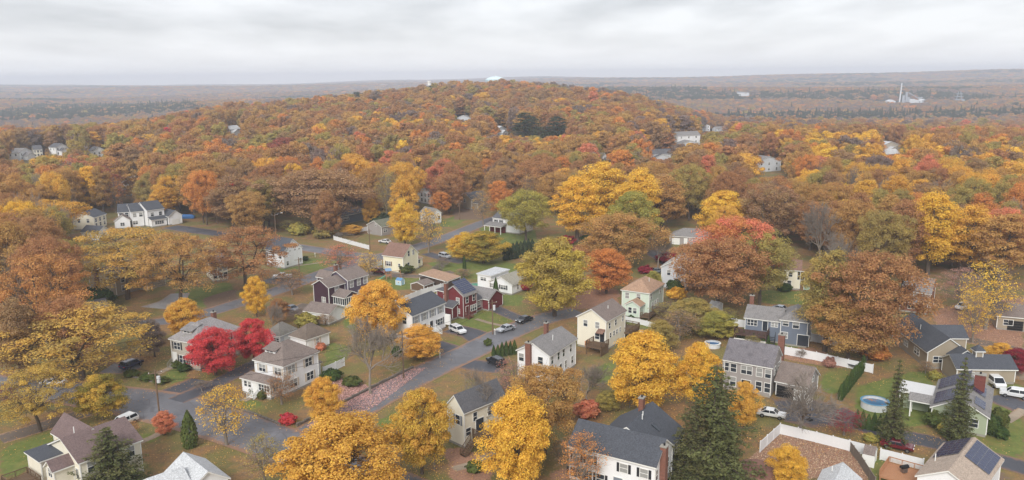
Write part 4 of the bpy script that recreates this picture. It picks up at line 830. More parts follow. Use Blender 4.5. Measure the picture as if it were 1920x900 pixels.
# white townhouses, left
for i, (k, r, hh, aa) in enumerate((((219, 399), (243, 397.5), 5.8, 9), ((244.5, 398), (270, 395.5), 6.2, 10), ((275, 395), (309, 390.5), 6.6, 11))):
    Y_ = House('townhouse', ('end townhouse with single white gable, leftmost of the white row', 'middle unit of the white townhouse row with dark roof', 'tallest unit of the white townhouse row, with a porch')[i], k, r, a=aa, h=hh)
    Y_.block(rh=2.8, wall=WHT, rm=CHAR); Y_.win('L', Y_.a*.5, 4.4, 1.4, 1.2, n=2); Y_.wins('R', (Y_.b*.3, Y_.b*.75), 4.8, w=1.2); Y_.win('R', Y_.b*.3, 1.9, 1.6, 1.3, n=2)
    if i == 0: Y_.block(b=6, a=5.4, h=3.2, x0=-1.0, y0=-4.6, roof='gy', rh=2.2, wall=WHT, rm=BRN); Y_.win('R', 2, 1.8, 1.4, 1.2, plane=-4.25, n=2)
    if i == 2: Y_.block(b=6.5, a=3, h=3.0, x0=.2, y0=-2.6, roof='sy', rh=.9, wall=WHT, rm=CHAR); Y_.block(b=6, a=7, h=3.6, x0=Y_.b-.6, y0=-3.4, roof='gy', rh=2.2, wall=WHT, rm=CHAR); Y_.garage('R', Y_.b+2.4, 3.0, 2.2, plane=-3.05); Y_.win('R', 3.5, 1.7, 3.4, 1.2, plane=-2.25, n=4)
def simple(label, K, R, h, a, wall, rm, roof='gx', rh=2.2, L=None, nwin=3, name='house', b=None):
    s = House(name, label, K, R, L, a, b, h); s.block(roof=roof, rh=rh, wall=wall, rm=rm)
    for i in range(nwin):
        for z in ((h - 1.3, 1.8) if h > 4.5 else (1.9,)): s.win('R', s.b * (i + .6) / (nwin + .2), z, 1.1, 1.4)
    s.wins('L', (s.a * .3, s.a * .7), h - 1.3, w=1.0); return s
simple('cream house with grey roof half hidden by the yellow oak at far left', (176,408), (172,403), 5, 9, CREAM, CHAR, L=(141,400), b=9)
simple('small white garage with grey roof left of the white townhouses', (183,437), (195,431), 3.2, 8, WHT, CHAR, 'gy', 2.0, L=(162,430), nwin=1)
z = simple('long taupe house with brick chimney hidden behind the big golden oaks', (215,520), (300,498), 5.4, 10, TAUPE, BRN, L=(140,514)); z.chimney(-.1, z.a*.65, 8.5); z.block(b=7, a=7, h=5.4, x0=z.b-7, y0=-3, roof='gy', rh=2.4, wall=TAUPE, rm=BRN)
simple('cream house half hidden behind the rust oak left of the back road', (396,498), (428,494), 5, 9, CREAM, BRN, L=(388,492))
simple('dark low shed roof under the orange oak at left', (160,580), (205,572), 2.2, 6, WOOD, DGREY, nwin=1, rh=1.2)
# far houses among the trees
FAR = [('white house with grey roof, leftmost of the far left cluster', (36,287), (62,283), 5.5, WHT, MGREY), ('white house with two cream gables in the far left cluster', (62,281), (80,280), 5.5, CREAM, DGREY),
       ('white gabled house at right end of the far left cluster', (104,277), (128,275), 6, WHT, DGREY), ('pale house with grey roof just right of the far left cluster', (172,284), (200,282), 5, WHT, MGREY),
       ('white house glimpsed between trees on the left ridge', (428,243), (452,241), 5.5, WHT, LTROOF), ('grey house with silver roof high on the wooded hill', (852,222), (884,222), 5.5, LGREY, MGREY), ('pale grey house beside the dark pines on the hill', (932,244), (950,242), 5.5, LGREY, LTROOF),
       ('cream house with grey roof in the clearing right of the hill', (1270,255), (1314,253), 6.5, WHT, MGREY), ('white house behind the cream house right of the hill', (1264,246), (1284,245), 6, WHT, DGREY), ('white house with many gables above the cream house', (1312,236), (1332,236), 6.5, WHT, DGREY), ('pale house under yellow trees beside the many-gabled house', (1344,242), (1366,241), 6, LGREY, MGREY),
       ('pale grey gabled house with white trim above the red shrubs', (1420,304), (1466,301), 6.2, LGREY, MGREY), ('beige gabled house with white wing among the right-hand woods', (1652,274), (1690,272), 6.5, BEIGE, LTROOF), ('white garage below the beige gabled house in the right-hand woods', (1660,289), (1688,288), 4, WHT, LTROOF),
       ('white house half hidden left of the dark pines mid-right', (1128,296), (1140,295), 5, WHT, MGREY), ('low grey roof below the cream house right of the hill', (1272,272), (1318,270), 3.2, LGREY, MGREY), ('grey-roofed house with dormers under the blue spruce', (1215,290), (1262,288), 4, LGREY, DGREY), ('narrow white wall showing in a gap of the left woods', (251,341), (260,339), 7, WHT, MGREY)]
for i, (lb, k, r, hh, wm, rm) in enumerate(FAR):
    s = simple(lb, k, r, hh, 9, wm, rm, 'gy' if i % 3 != 1 else 'gx', 2.8)
    if i % 2 == 0: s.block(b=s.b*.55, a=5, h=hh*.6, x0=s.b*.2, y0=-3.5, roof='gy', rh=2, wall=wm, rm=rm)

# hilltop water tank and far industry
p = Vector((-26, 1420)); g = gz(*p); ztank = CH - 2.6
tk = empty('water_tank', (p.x, p.y, g), 0, 'pale blue domed water tank on top of the wooded hill', 'water tank')
mb = MB(); n = 40; mb2 = MB()
for k in range(n):
    a0, a1 = 2*math.pi*k/n, 2*math.pi*(k+1)/n
    mb.add([(18*math.cos(a0), 18*math.sin(a0), 0), (18*math.cos(a1), 18*math.sin(a1), 0), (18*math.cos(a1), 18*math.sin(a1), ztank-g), (18*math.cos(a0), 18*math.sin(a0), ztank-g)], [(0,1,2,3)])
    R = [(18.3, 0), (14.5, 2.4), (9.5, 4.2), (4.5, 5.2), (.05, 5.6)]
    for (r0, z0), (r1, z1) in zip(R, R[1:]): mb2.add([(r0*math.cos(a0), r0*math.sin(a0), z0+ztank-g), (r0*math.cos(a1), r0*math.sin(a1), z0+ztank-g), (r1*math.cos(a1), r1*math.sin(a1), z1+ztank-g), (r1*math.cos(a0), r1*math.sin(a0), z1+ztank-g)], [(0,1,2,3)])
mb.build('tank_wall', plain('pale_blue_steel', lin(176, 204, 214), .5), tk, True); mb2.build('dome', plain('pale_dome', lin(205, 226, 230), .5), tk, True); MB().tube((0,0,ztank-g+5.5), (0,0,ztank-g+7.5), .5, n=8).build('vent_pipe', WHITE, tk)
tx, ty = -136.0, 1350.0; tg = gz(tx, ty); tw = empty('water_tower', (tx, ty, tg), 0, 'slim white tower on the left shoulder of the wooded hill', 'tower'); MB().tube((0, 0, 0), (0, 0, CH - 5.5 - tg), 3.0, n=14).build('shaft', WHITE, tw); MB().tube((0, 0, CH - 5.49 - tg), (0, 0, CH - 3.5 - tg), 3.6, n=14).build('cap', WHITE, tw)
PLW, PLG = plain('plant_white', lin(205, 208, 212), .6), plain('plant_grey', lin(160, 166, 174), .6)
q = atg(1690, 194); pz = gz(q.x, q.y); sc = proj(q)[2] / F
pl = empty('industrial_plant', (q.x, q.y, pz), 0, 'pale industrial plant with chimney stack among the far right woods', 'factory')
MB().tube((-4*sc, 0, 0), (-2*sc, 0, 38*sc), 1.5*sc, 1.1*sc, n=10).build('chimney_stack', PLW, pl)
for i, (x, w, h, r) in enumerate(((3, 5, 15, 0), (10, 4, 21, 0), (15, 5, 12, 0))): MB().tube((x*sc, 4*i, 0), (x*sc, 4*i, h*sc), w/2*sc, n=10).build('silo', PLG, pl)
for i, (x, w, h) in enumerate(((-14, 14, 4), (26, 22, 5), (48, 18, 4))): MB().prism([(x*sc - w/2*sc, 0), (x*sc + w/2*sc, 0), (x*sc + w/2*sc, h*sc), (x*sc, (h+3)*sc), (x*sc - w/2*sc, h*sc)], 'y', 10, 30).build('shed_hall', PLW, pl)
MB().tube((12*sc, 0, 20*sc), (34*sc, 8, 9*sc), 1.0*sc, n=4).build('conveyor', PLG, pl)
q = atg(1800, 192); sc2 = proj(q)[2] / F; ps = empty('process_tower', (q.x, q.y, gz(q.x, q.y)), 0, 'grey lattice process tower right of the far plant', 'tower')
for k in range(4): MB().box(-9*sc2 + 1.6*k*sc2, 9*sc2 - 1.6*k*sc2, 0, 14, 5*k*sc2 + .2, 5*k*sc2 + (1.2 if k else 5)*sc2).build('floor_level', PLG, ps)
MB().tube((-6*sc2, 6, 0), (-2*sc2, 6, 20*sc2), .8*sc2, n=4).build('strut', PLG, ps); MB().tube((6*sc2, 6, 0), (2*sc2, 6, 20*sc2), .8*sc2, n=4).build('strut', PLG, ps)
for i, (x, y, w) in enumerate(((1750, 191, 22), (1835, 193, 24), (1900, 188, 34), (1940, 188, 22), (207, 172, 34), (1385, 176, 40), (720, 161, 16), (10, 196, 18), (1728, 186, 10), (1770, 186, 14), (1866, 190, 12), (1752, 196, 12), (560, 172, 10), (300, 166, 14))):
    q = atg(x, y, 6); sc3 = proj(q)[2] / F; lb = ('long white warehouse between the plant and the tower', 'white shed right of the grey process tower', 'long white warehouse near the right edge of the far woods', 'white building at the far right edge', 'long pale building in the far left distance', 'pale strip of low building in the far valley right of the hill', 'tiny white building beyond the hill to the left', 'pale building at the far left edge', 'tiny pale shed just right of the far plant', 'small pale hall between plant and process tower', 'tiny white shed left of the long right-edge warehouse', 'low pale hall in front of the far plant', 'tiny pale building in the valley left of the hill', 'small pale building in the far left haze')[i]
    e = empty('warehouse', (q.x, q.y, gz(q.x, q.y)), 0, lb, 'building'); hh = 2.2 * sc3
    MB().box(-w/2*sc3, w/2*sc3, 0, 25, 0, hh + 6).build('wall', PLW, e); MB().prism([(-w/2*sc3 - 1, hh + 6.01), (w/2*sc3 + 1, hh + 6.01), (0, hh + 9)], 'y', -1, 26).build('roof', PLG, e)

# ---------------------------------------------------------------- vehicles
TYRE, RIM, LAMP, RLAMP = plain('tyre', lin(30, 30, 32), .85), glossy('wheel_rim', lin(150, 152, 156), .3, .8), glossy('headlight_glass', lin(220, 224, 228), .1), glossy('tail_light', lin(150, 24, 24), .2)
CGL = glossy('car_glass', lin(30, 34, 40), .05)
PAINT = {k: glossy('paint_' + k, lin(*v), .25, 0, .8) for k, v in dict(white=(228, 230, 232), navy=(34, 42, 78), silver=(170, 174, 180), black=(34, 36, 40), maroon=(104, 26, 40), grey=(112, 120, 130), steel=(150, 160, 172)).items()}
def carmeshes(kind):
    L, Wd = {'suv': (4.6, 1.85), 'sedan': (4.6, 1.8), 'pickup': (5.6, 1.95), 'van': (5.2, 1.95)}[kind]
    hw = Wd / 2; x = lambda f: (f - .5) * L
    body = {'suv': [(0,.45),(0,.85),(.03,1.0),(.24,1.08),(.98,1.1),(1,.9),(1,.42)], 'sedan': [(0,.42),(.0,.72),(.05,.86),(.27,.94),(.82,.98),(.99,.9),(1,.6),(.99,.4)], 'pickup': [(0,.5),(0,.95),(.03,1.08),(.26,1.14),(.98,1.14),(1,1.0),(1,.5)], 'van': [(0,.45),(0,.9),(.04,1.05),(.16,1.15),(.98,1.18),(1,.9),(1,.42)]}[kind]
    cab = {'suv': [(.22,1.06),(.36,1.66),(.9,1.7),(.975,1.08)], 'sedan': [(.26,.93),(.4,1.42),(.7,1.44),(.87,.97)], 'pickup': [(.25,1.12),(.36,1.78),(.6,1.8),(.645,1.13)], 'van': [(.1,1.1),(.25,1.9),(.95,1.95),(.985,1.16)]}[kind]
    mb = MB()
    def loft(prof, inset):
        n = len(prof); vs = []
        for sgn in (-1, 1):
            for (f, z), ins in zip(prof, inset): vs.append((x(f), sgn * (hw - ins), z))
        mb.add(vs, [tuple(range(n))[::-1], tuple(range(n, 2*n))] + [(i, (i+1) % n, n + (i+1) % n, n + i) for i in range(n)])
    loft(body, [.03 if z > .6 else .12 for f, z in body])
    rz = max(z for f, z in cab); loft([(cab[1][0]-.005, rz-.09), (cab[1][0]+.02, rz), (cab[2][0]-.02, rz+.01), (cab[2][0]+.005, rz-.08)], [.18, .24, .24, .18])
    for f, z in ((cab[0], cab[1]), (cab[3], cab[2])):
        for q in (-1, 1): mb.tube((x(f[0]), q*(hw-.07), f[1]-.02), (x(z[0]), q*(hw-.2), z[1]-.03), .05, n=4)
    mid = (cab[1][0] + cab[2][0]) / 2
    for q in (-1, 1): mb.tube((x(mid), q*(hw-.06), cab[0][1]-.02), (x(mid), q*(hw-.19), rz-.03), .05, n=4); mb.box(x(cab[0][0])+.25, x(cab[0][0])+.45, q*(hw+.02) - .08, q*(hw+.02)+.08, cab[0][1]-.02, cab[0][1]+.14)
    if kind == 'suv': [mb.tube((x(.42), q*(hw-.28), rz+.05), (x(.86), q*(hw-.28), rz+.06), .025, n=4) for q in (-1, 1)]
    bm_ = mb
    mb = MB(); loft([(f, z - .03) for f, z in cab], [.07, .2, .2, .07]); gm = mb
    if kind == 'pickup': bm_.box(x(.66), x(.985), -hw+.16, hw-.16, 1.141, 1.15)
    wh = MB().tube((0, -.11, 0), (0, .11, 0), .34, n=14); rim = MB().tube((0, -.125, 0), (0, .125, 0), .2, n=8)
    hl = MB().box(-.05, .06, -.2, .2, -.08, .08)
    return L, hw, bm_, gm, wh, rim, hl
_cm = {k: carmeshes(k) for k in ('suv', 'sedan', 'pickup', 'van')}
def car(kind, px, py, to, paint, label):
    """to: a pixel on the ground towards which the bonnet points"""
    p, q = atg(px, py), atg(*to); d = q - p; L, hw, bm_, gm, wh, rim, hl = _cm[kind]
    r = empty('parked_' + ('car' if kind in ('suv', 'sedan') else kind), (p.x, p.y, p.z + .05), math.atan2(-d.y, -d.x), label, {'suv': 'car', 'sedan': 'car', 'pickup': 'pickup truck', 'van': 'van'}[kind])
    ob = lambda n, key, mk, par, loc=(0,0,0): (lambda o: (setattr(o, 'location', loc), o)[1])(link(bpy.data.objects.new(n, shared(key, mk)), par))
    ob('body', ('cb', kind, paint), lambda: bm_.mesh('body', PAINT[paint]), r); ob('cabin_glass', ('cg', kind), lambda: gm.mesh('cabin_glass', CGL), r)
    for sx in (-.31, .3):
        for sy in (-1, 1): w = ob('wheel', 'cw', lambda: wh.mesh('wheel', TYRE), r, (sx * L, sy * (hw - .1), .34)); ob('rim', 'crim', lambda: rim.mesh('rim', RIM), w)
    for sy in (-1, 1): ob('headlight', 'chl', lambda: hl.mesh('headlight', LAMP), r, (-L/2 + .04, sy * (hw - .3), .78)); ob('tail_light', 'ctl', lambda: hl.mesh('tail_light', RLAMP), r, (L/2 - .04, sy * (hw - .26), .85))
    return r
car('suv', 247, 689, (290, 672), 'navy', 'dark blue estate car parked on the cracked drive at the left turning')
car('suv', 233, 798, (215, 806), 'white', 'white car with black sunroof behind the plum-brown roof'); car('sedan', 102, 722, (60, 722), 'white', 'white car glimpsed under the golden oak at left')
car('suv', 858, 624, (900, 642), 'white', 'white SUV on the drive of the white duplex'); car('sedan', 949, 621, (925, 628), 'silver', 'silver hatchback parked at the kerb by the maroon house'); car('sedan', 983, 604, (960, 612), 'black', 'black saloon parked behind the silver hatchback')
car('suv', 930, 684, (905, 672), 'black', 'dark SUV beside the white house with end chimney'); car('pickup', 530, 523, (500, 524), 'white', 'white pickup truck on the drive left of the back road'); car('sedan', 548, 583, (572, 592), 'grey', 'grey saloon parked behind the plum house')
car('suv', 711, 513, (740, 517), 'maroon', 'dark red SUV beside the pale yellow house'); car('suv', 834, 484, (856, 490), 'silver', 'silver SUV beside the tall bare trunk on the back road'); car('sedan', 722, 456, (690, 452), 'white', 'white saloon in front of the small grey ranch house')
car('suv', 1902, 745, (1860, 738), 'white', 'white SUV parked on the lane at the right edge'); car('van', 1864, 722, (1880, 735), 'white', 'white van behind the sage solar house'); car('sedan', 1682, 842, (1720, 850), 'maroon', 'dark red car behind the white garden fence')
car('sedan', 1446, 782, (1470, 786), 'white', 'white car beside the large spruce near the garage'); car('sedan', 1465, 584, (1500, 590), 'steel', 'silver saloon on the drive above the slate blue house'); car('sedan', 1238, 489, (1225, 496), 'silver', 'silver car under the bare tree by the grey ranch'); car('sedan', 1229, 512, (1200, 513), 'grey', 'blue-grey saloon beside the pale grey-blue house'); car('suv', 1806, 580, (1790, 585), 'white', 'white car by the pinkish tree right of the brick house')
car('suv', 735, 826, (722, 818), 'black', 'dark car hidden beside the big golden maple at bottom centre')

# ---------------------------------------------------------------- poles and wires
def pole(px, py, top, label, lamp=False, trafo=False, lean=0.0):
    p = atg(px, py); h = 8.0
    for _ in range(30):
        if proj((p.x, p.y, p.z + h))[1] > top: h += .25
    h = min(h, 13)
    r = empty('utility_pole', p, .4, label, 'utility pole'); MB().tube((0, 0, -.5), (lean, 0, h), .16, .11, n=8).build('pole', POLEW, r); MB().box(lean - 1.1, lean + 1.1, -.06, .06, h - .75, h - .63).build('crossarm', POLEW, r)
    for x in (-.95, 0, .95): MB().tube((lean + x, 0, h - .63), (lean + x, 0, h - .45), .06, .04, n=6).build('insulator', WHITE, r)
    if trafo: MB().tube((lean + .42, 0, h - 2.4), (lean + .42, 0, h - 1.3), .3, n=12).build('transformer', plain('transformer_grey', lin(196, 198, 200)), r)
    if lamp:
        a = MB().tube((lean, 0, h - .6), (lean + 1.6, -.3, h), .05, n=6); a.tube((lean + 1.6, -.3, h), (lean + 2.4, -.3, h + .05), .05, n=6); ao = a.build('lamp_arm', STEEL, r); MB().tube((lean + 2.1, -.3, h - .02), (lean + 2.8, -.3, h), .16, .1, n=8).build('lamp_head', plain('lamp_head_grey', lin(200, 202, 204)), ao)
    return Vector((p.x, p.y, p.z + h - .5))
PP = {'a': pole(301, 796, 694, 'leaning utility pole with grey box at the left road junction', trafo=True), 'b': pole(757, 709, 622, 'slim dark pole beside the orange maple on the main street'), 'c': pole(924, 627, 566, 'utility pole with white box on the verge by the maroon house', trafo=True), 'd': pole(47, 668, 626, 'street lamp pole behind the golden oak at far left', lamp=True),
      'e': pole(563, 535, 487, 'bare utility pole in front of the white house lawn'), 'f': pole(518, 447, 400, 'pale pole with lamp behind the white charcoal-roofed house', lamp=True), 'g': pole(694, 474, 436, 'thin pole on the verge beside the white garden fence'), 'h': pole(408, 420, 386, 'pale leaning pole at the edge of the left woods'), 'i': pole(862, 412, 393, 'short grey pole on the leafy back road corner')}
def wire(a, b, label, sag=1.2, off=0.0):
    n = 14; a, b = Vector(a), Vector(b); s = Vector((-(b - a).y, (b - a).x, 0)).normalized() * off; pts = [a.lerp(b, i / n) + s - Vector((0, 0, sag * 4 * (i / n) * (1 - i / n))) for i in range(n + 1)]; mb = MB()
    for u, v in zip(pts, pts[1:]): mb.tube(u, v, .03, n=3, cap=False)
    tag(mb.build('power_line', BLACK), label, 'cable')
wire(PP['b'], PP['c'], 'overhead wire between the slim dark pole and the pole by the maroon house', 1.0); wire(PP['a'], PP['b'], 'overhead wire from the junction pole to the slim dark pole', 1.6, .4); wire(PP['a'], PP['d'], 'overhead wire from the junction pole to the street lamp pole', 1.6); wire(PP['e'], PP['g'], 'overhead wire along the back road', 1.2); wire(PP['b'] - Vector((0, 0, 1.2)), PP['c'] - Vector((0, 0, 1.2)), 'lower overhead cable between the slim dark pole and the maroon house pole', 1.3, .3); wire(PP['a'] - Vector((0, 0, 1.2)), PP['b'] - Vector((0, 0, 1.2)), 'lower overhead cable from the junction pole to the slim dark pole', 2.0, -.3)

# ---------------------------------------------------------------- fences and walls
VINYL = plain('white_vinyl', lin(222, 223, 224), .5, var=.05)
def fence(pts, label, h=1.8, m=None, step=2.4, cat='fence', name='fence', slat=False):
    m = m or VINYL; P = [atg(*p) for p in pts]; r = empty(name, P[0], 0, label, cat); o = P[0]
    for p, q in zip(P, P[1:]):
        d = q - p; n = max(1, round(d.length / step)); L = d.length / n; an = math.atan2(d.y, d.x)
        def pm():
            b = MB()
            if slat:
                k = max(3, int(L / .16))
                for i in range(k): b.box(L*i/k + .01, L*(i+1)/k - .015, -.02, .02, .08, h - .05 + .04 * math.sin(i * 2.3))
            else: b.box(.06, L - .06, -.03, .03, .1, h - .08)
            b.box(.05, L - .05, -.045, .045, h - .13, h - .04); b.box(.05, L - .05, -.045, .045, .06, .16); return b.mesh('panel', m)
        me = pm(); po = shared(('post', h, m.name), lambda: MB().box(-.075, .075, -.075, .075, -.3, h + .06).add([(-.09,-.09,h+.06),(.09,-.09,h+.06),(.09,.09,h+.06),(-.09,.09,h+.06),(0,0,h+.16)], [(0,1,4),(1,2,4),(2,3,4),(3,0,4)]).mesh('post', m))
        for i in range(n):
            for nm, mm in (('panel', me), ('post', po)): c = link(bpy.data.objects.new(nm, mm), r); c.location = p + d * i / n - o; c.rotation_euler = (0, 0, an)
    c = link(bpy.data.objects.new('post', po), r); c.location = P[-1] - o; c.rotation_euler = (0, 0, an); return r
fence([(1460,663),(1530,676),(1590,690),(1636,700)], 'long white vinyl fence behind the grey colonial and its garage'); fence([(1520,640),(1570,650),(1622,664)], 'white vinyl fence right of the slate blue house')
fence([(1346,628),(1362,610),(1417,617)], 'white vinyl fence left of the slate blue house'); fence([(1425,848),(1462,814),(1530,830),(1592,846),(1630,856)], 'white vinyl fence round the leaf-strewn yard below the bare tree'); fence([(1650,862),(1690,872),(1730,882)], 'white vinyl fence between the small shed and the sandy roof')
fence([(742,575),(790,555),(838,541),(856,536)], 'long white vinyl fence behind the white duplex'); fence([(626,450),(655,458),(692,468)], 'white picket fence facing the back road by the grey ranch', 1.5, slat=True); fence([(653,440),(690,432)], 'short white fence left of the small grey ranch house', 1.6)
fence([(606,704),(630,694),(646,686)], 'short white fence behind the white corner house', 1.7); fence([(1168,602),(1198,608),(1228,616)], 'low white panel fence below the mint house', 1.3); fence([(692,506),(716,497)], 'short white fence left of the pale yellow house', 1.5); fence([(1150,612),(1176,618),(1205,628)], 'white picket fence between the cream and mint houses', 1.1, slat=True)
fence([(1590,842),(1610,868),(1640,915)], 'weathered timber fence beside the small white shed', 1.6, plain('grey_timber', lin(122, 112, 102), .9), 2.4, slat=True); fence([(1022,752),(1036,738),(1046,728)], 'short white lattice panel beside the big white house', 1.6, slat=True)
STN = plain('field_stone', lin(112, 104, 96), .95, var=.35, scale=1.5)
def lowwall(pts, label, h=.5, w=.4):
    P = [atg(*p) for p in pts]; r = empty('stone_wall', P[0], 0, label, 'wall'); rr = random.Random(len(label)); ms = [MB().box(-.4, .4, -w/2*k, w/2*k, -.2, h*k2).mesh('stone', STN) for k, k2 in ((1, 1), (.92, .85), (1.08, .93), (.95, 1.12))]
    for p, q in zip(P, P[1:]):
        d = q - p; n = max(1, int(d.length / .84))
        for i in range(n): c = link(bpy.data.objects.new('stone', ms[rr.randrange(4)]), r); c.location = p + d * (i + .5) / n - P[0]; c.rotation_euler = (0, 0, math.atan2(d.y, d.x) + rr.uniform(-.06, .06))
lowwall([(556,800),(620,768),(680,737),(740,707),(775,690)], 'low stone wall along the main street below the white corner house'); lowwall([(445,766),(490,782),(528,797)], 'low stone kerb wall along the corner lot of the white house', .3); lowwall([(240,705),(300,720)], 'low stone edging under the clipped hedge at the left junction', .25)

# ---------------------------------------------------------------- yards: sheds, pool, swings, decks
s = House('shed', 'small white garden shed with brown roof and double doors', (1640,856), (1651,843), (1617,852), h=1.9, cat='shed'); s.block(roof='gy', rh=.9, wall=WHT, rm=BRN, o=.12, found=False); s.door('L', s.a*.5, .05, 1.5, 1.6, plane=.12)
s = House('shed', 'open timber shed with orange-tan roof behind the long white fence', (838,528), (852,517), (800,516), h=2.4, cat='shed'); s.block(roof='sy', rh=1.0, wall=plain('dark_barn_wood', lin(74, 60, 52)), rm=TAN, o=.2)
s = House('shed', 'old grey-brown shed beside the thicket behind the pale yellow house', (795,536), (806,528), (776,530), h=2.0, cat='shed'); s.block(rh=.8, wall=WOOD, rm=BRN, o=.15)
s = House('shed', 'small pale shed in the thicket left of the slate blue house', (1346,575), (1352,569), (1330,571), h=2.2, cat='shed'); s.block(roof='gy', rh=.8, wall=LGREY, rm=LTROOF, o=.12)
s = House('shed', 'grey hot tub under a cover beside the white fence', (1376,603), (1382,598), (1360,602), h=1.1, cat='hot tub'); s.block(roof='flat', wall=LGREY, rm=DGREY, o=.06, found=False)
s = House('playhouse', 'tiny pale blue playhouse beside the swing set', (752,527), (757,524), (743,525), h=1.3, cat='playhouse'); s.block(roof='gy', rh=.6, wall=plain('pale_blue', lin(176, 206, 222)), rm=plain('blue_roof', lin(96, 140, 180)), o=.08, found=False); s.win('L', s.a*.5, .8, .4, .4, plane=.08)
p = atg(728, 524); r = empty('swing_set', p, .4, 'wooden play tower with green slide and blue awning in the yard', 'play set'); f = MB()
for x, y in ((-.7, -.7), (.7, -.7), (.7, .7), (-.7, .7)): f.box(x-.07, x+.07, y-.07, y+.07, 0, 2.7)
f.box(-.8, .8, -.8, .8, 1.25, 1.35); f.tube((.7, 0, 2.3), (3.6, 0, 2.3), .07, n=4); f.tube((3.6, 0, 2.3), (3.6, -1, 0), .06, n=4); f.tube((3.6, 0, 2.3), (3.6, 1, 0), .06, n=4); f.build('frame', CEDAR, r)
MB().sheet([[(-.9, -.9, 2.7), (.9, -.9, 2.7), (.9, 0, 3.3), (-.9, 0, 3.3)], [(.9, .9, 2.7), (-.9, .9, 2.7), (-.9, 0, 3.3), (.9, 0, 3.3)]], .05).build('awning', plain('blue_canvas', lin(120, 150, 180)), r); MB().sheet([[(-.7, -.3, 1.35), (-3.0, -.3, .2), (-3.0, .3, .2), (-.7, .3, 1.35)]], .08).build('slide', plain('green_plastic', lin(70, 150, 130), .4), r); MB().box(1.8, 2.3, -.12, .12, .5, .55).tube((1.8, 0, .5), (1.8, 0, 2.3), .02, n=3).tube((2.3, 0, .5), (2.3, 0, 2.3), .02, n=3).build('swing', plain('swing_seat', lin(60, 90, 140)), r)
def pool(px, py, rad, h, label, water, wallm, rim=WHITE):
    p = atg(px, py); r = empty('swimming_pool', p, 0, label, 'pool'); n = 32; w, ri = MB(), MB()
    for k in range(n):
        a, b = 2*math.pi*k/n, 2*math.pi*(k+1)/n; c = lambda t, q, z: (q*math.cos(t), q*math.sin(t), z)
        w.add([c(a,rad,0), c(b,rad,0), c(b,rad,h), c(a,rad,h), c(a,rad-.1,0), c(b,rad-.1,0), c(b,rad-.1,h), c(a,rad-.1,h)], [(0,1,2,3), (5,4,7,6)]); ri.add([c(a,rad+.12,h+.01), c(b,rad+.12,h+.01), c(b,rad-.2,h+.04), c(a,rad-.2,h+.04)], [(0,1,2,3)])
    w.build('pool_wall', wallm, r); ri.build('pool_rim', rim, r); MB().prism([((rad-.1)*math.cos(2*math.pi*k/n), (rad-.1)*math.sin(2*math.pi*k/n)) for k in range(n)], 'z', .1, h*.62).build('pool_cover', water, r); return r
t = NT('pool_cover'); nn = t.noise(t.coord(), .9, 4); t.fin(t.mix(t.ramp(nn, .55, .68), lin(66, 108, 140), lin(150, 104, 70)), .25)
pool(1640, 764, 2.25, 1.25, 'round above-ground pool with blue cover and fallen leaves', t.m, plain('pool_wall', lin(205, 208, 210)), plain('pool_blue', lin(90, 140, 170)))
q = pool(904, 538, 4.2, .35, 'oval pool under a green cover behind the maroon house', plain('green_cover', lin(72, 140, 112), .4), plain('pool_grey', lin(150, 150, 148))); q.scale = (1.35, .8, 1)
p = atg(1338, 652); pool(1336, 650, 1.6, .9, 'small blue above-ground pool left of the grey colonial', plain('pool_water', lin(60, 100, 140), .2), plain('pool_wall2', lin(205, 208, 210)))
s = House('timber_deck', 'new cedar deck with barbecue beside the sandy roof', (1722,912), (1728,884), (1652,888), h=.9, cat='deck'); s.root.location.z = 0; s.deck(0, s.b, 0, s.a, .9, CEDAR, .9, 'NE')
r = empty('barbecue', (s.root.matrix_basis @ Vector((s.b*.6, s.a*.5, .9))), .3, 'black barbecue grill standing on the cedar deck', 'barbecue'); MB().box(-.35, .35, -.28, .28, .1, .75).build('cart', STEEL, r); MB().prism([(-.3, .75), (.3, .75), (.3, .95), (.15, 1.15), (-.15, 1.15), (-.3, .95)], 'x', -.6, .6).build('lid', BLACK, r)
p = atg(1518, 788); r = empty('basketball_hoop', p, -2.6, 'basketball hoop on a black post in front of the garage', 'basketball hoop'); MB().tube((0, 0, 0), (0, 0, 3.0), .07, n=6).build('post', BLACK, r); MB().box(-.7, .7, -.25, -.2, 2.8, 3.7).build('backboard', WHITE, r); MB().box(-.4, .4, -.4, .4, 0, .2).build('base', BLACK, r)
p = atg(346, 410); r = empty('covered_boat', p, .1, 'blue tarpaulin covered boat beside the white townhouses', 'boat'); MB().add([(-4,-1,.2),(4,-1,.2),(4,1,.2),(-4,1,.2),(-4.2,-1.2,1.1),(4.2,-1.2,1.1),(4.2,1.2,1.1),(-4.2,1.2,1.1),(-3.4,0,2.0),(3.2,0,1.7)], [(0,1,5,4),(1,2,6,5),(2,3,7,6),(3,0,4,7),(4,5,9,8),(6,7,8,9),(5,6,9),(7,4,8)]).build('tarpaulin', plain('blue_tarp', lin(64, 110, 166), .4), r); MB().box(-3, 3, -.8, .8, 0, .25).build('trailer', STEEL, r)
p = atg(1607, 690); r = empty('trampoline', p, 0, 'dark round trampoline behind the white fence under the rust oak', 'trampoline'); n = 24; MB().prism([(1.9*math.cos(2*math.pi*k/n), 1.9*math.sin(2*math.pi*k/n)) for k in range(n)], 'z', .85, .9).build('mat', SHUT['black'], r); MB().tube((1.7, 0, 0), (1.7, 0, .85), .05, n=5).build('leg', STEEL, r); MB().tube((-1.7, 0, 0), (-1.7, 0, .85), .05, n=5).build('leg', STEEL, r); MB().tube((0, -1.7, 0), (0, -1.7, .85), .05, n=5).build('leg', STEEL, r); MB().tube((0, 1.7, 0), (0, 1.7, .85), .05, n=5).build('leg', STEEL, r)
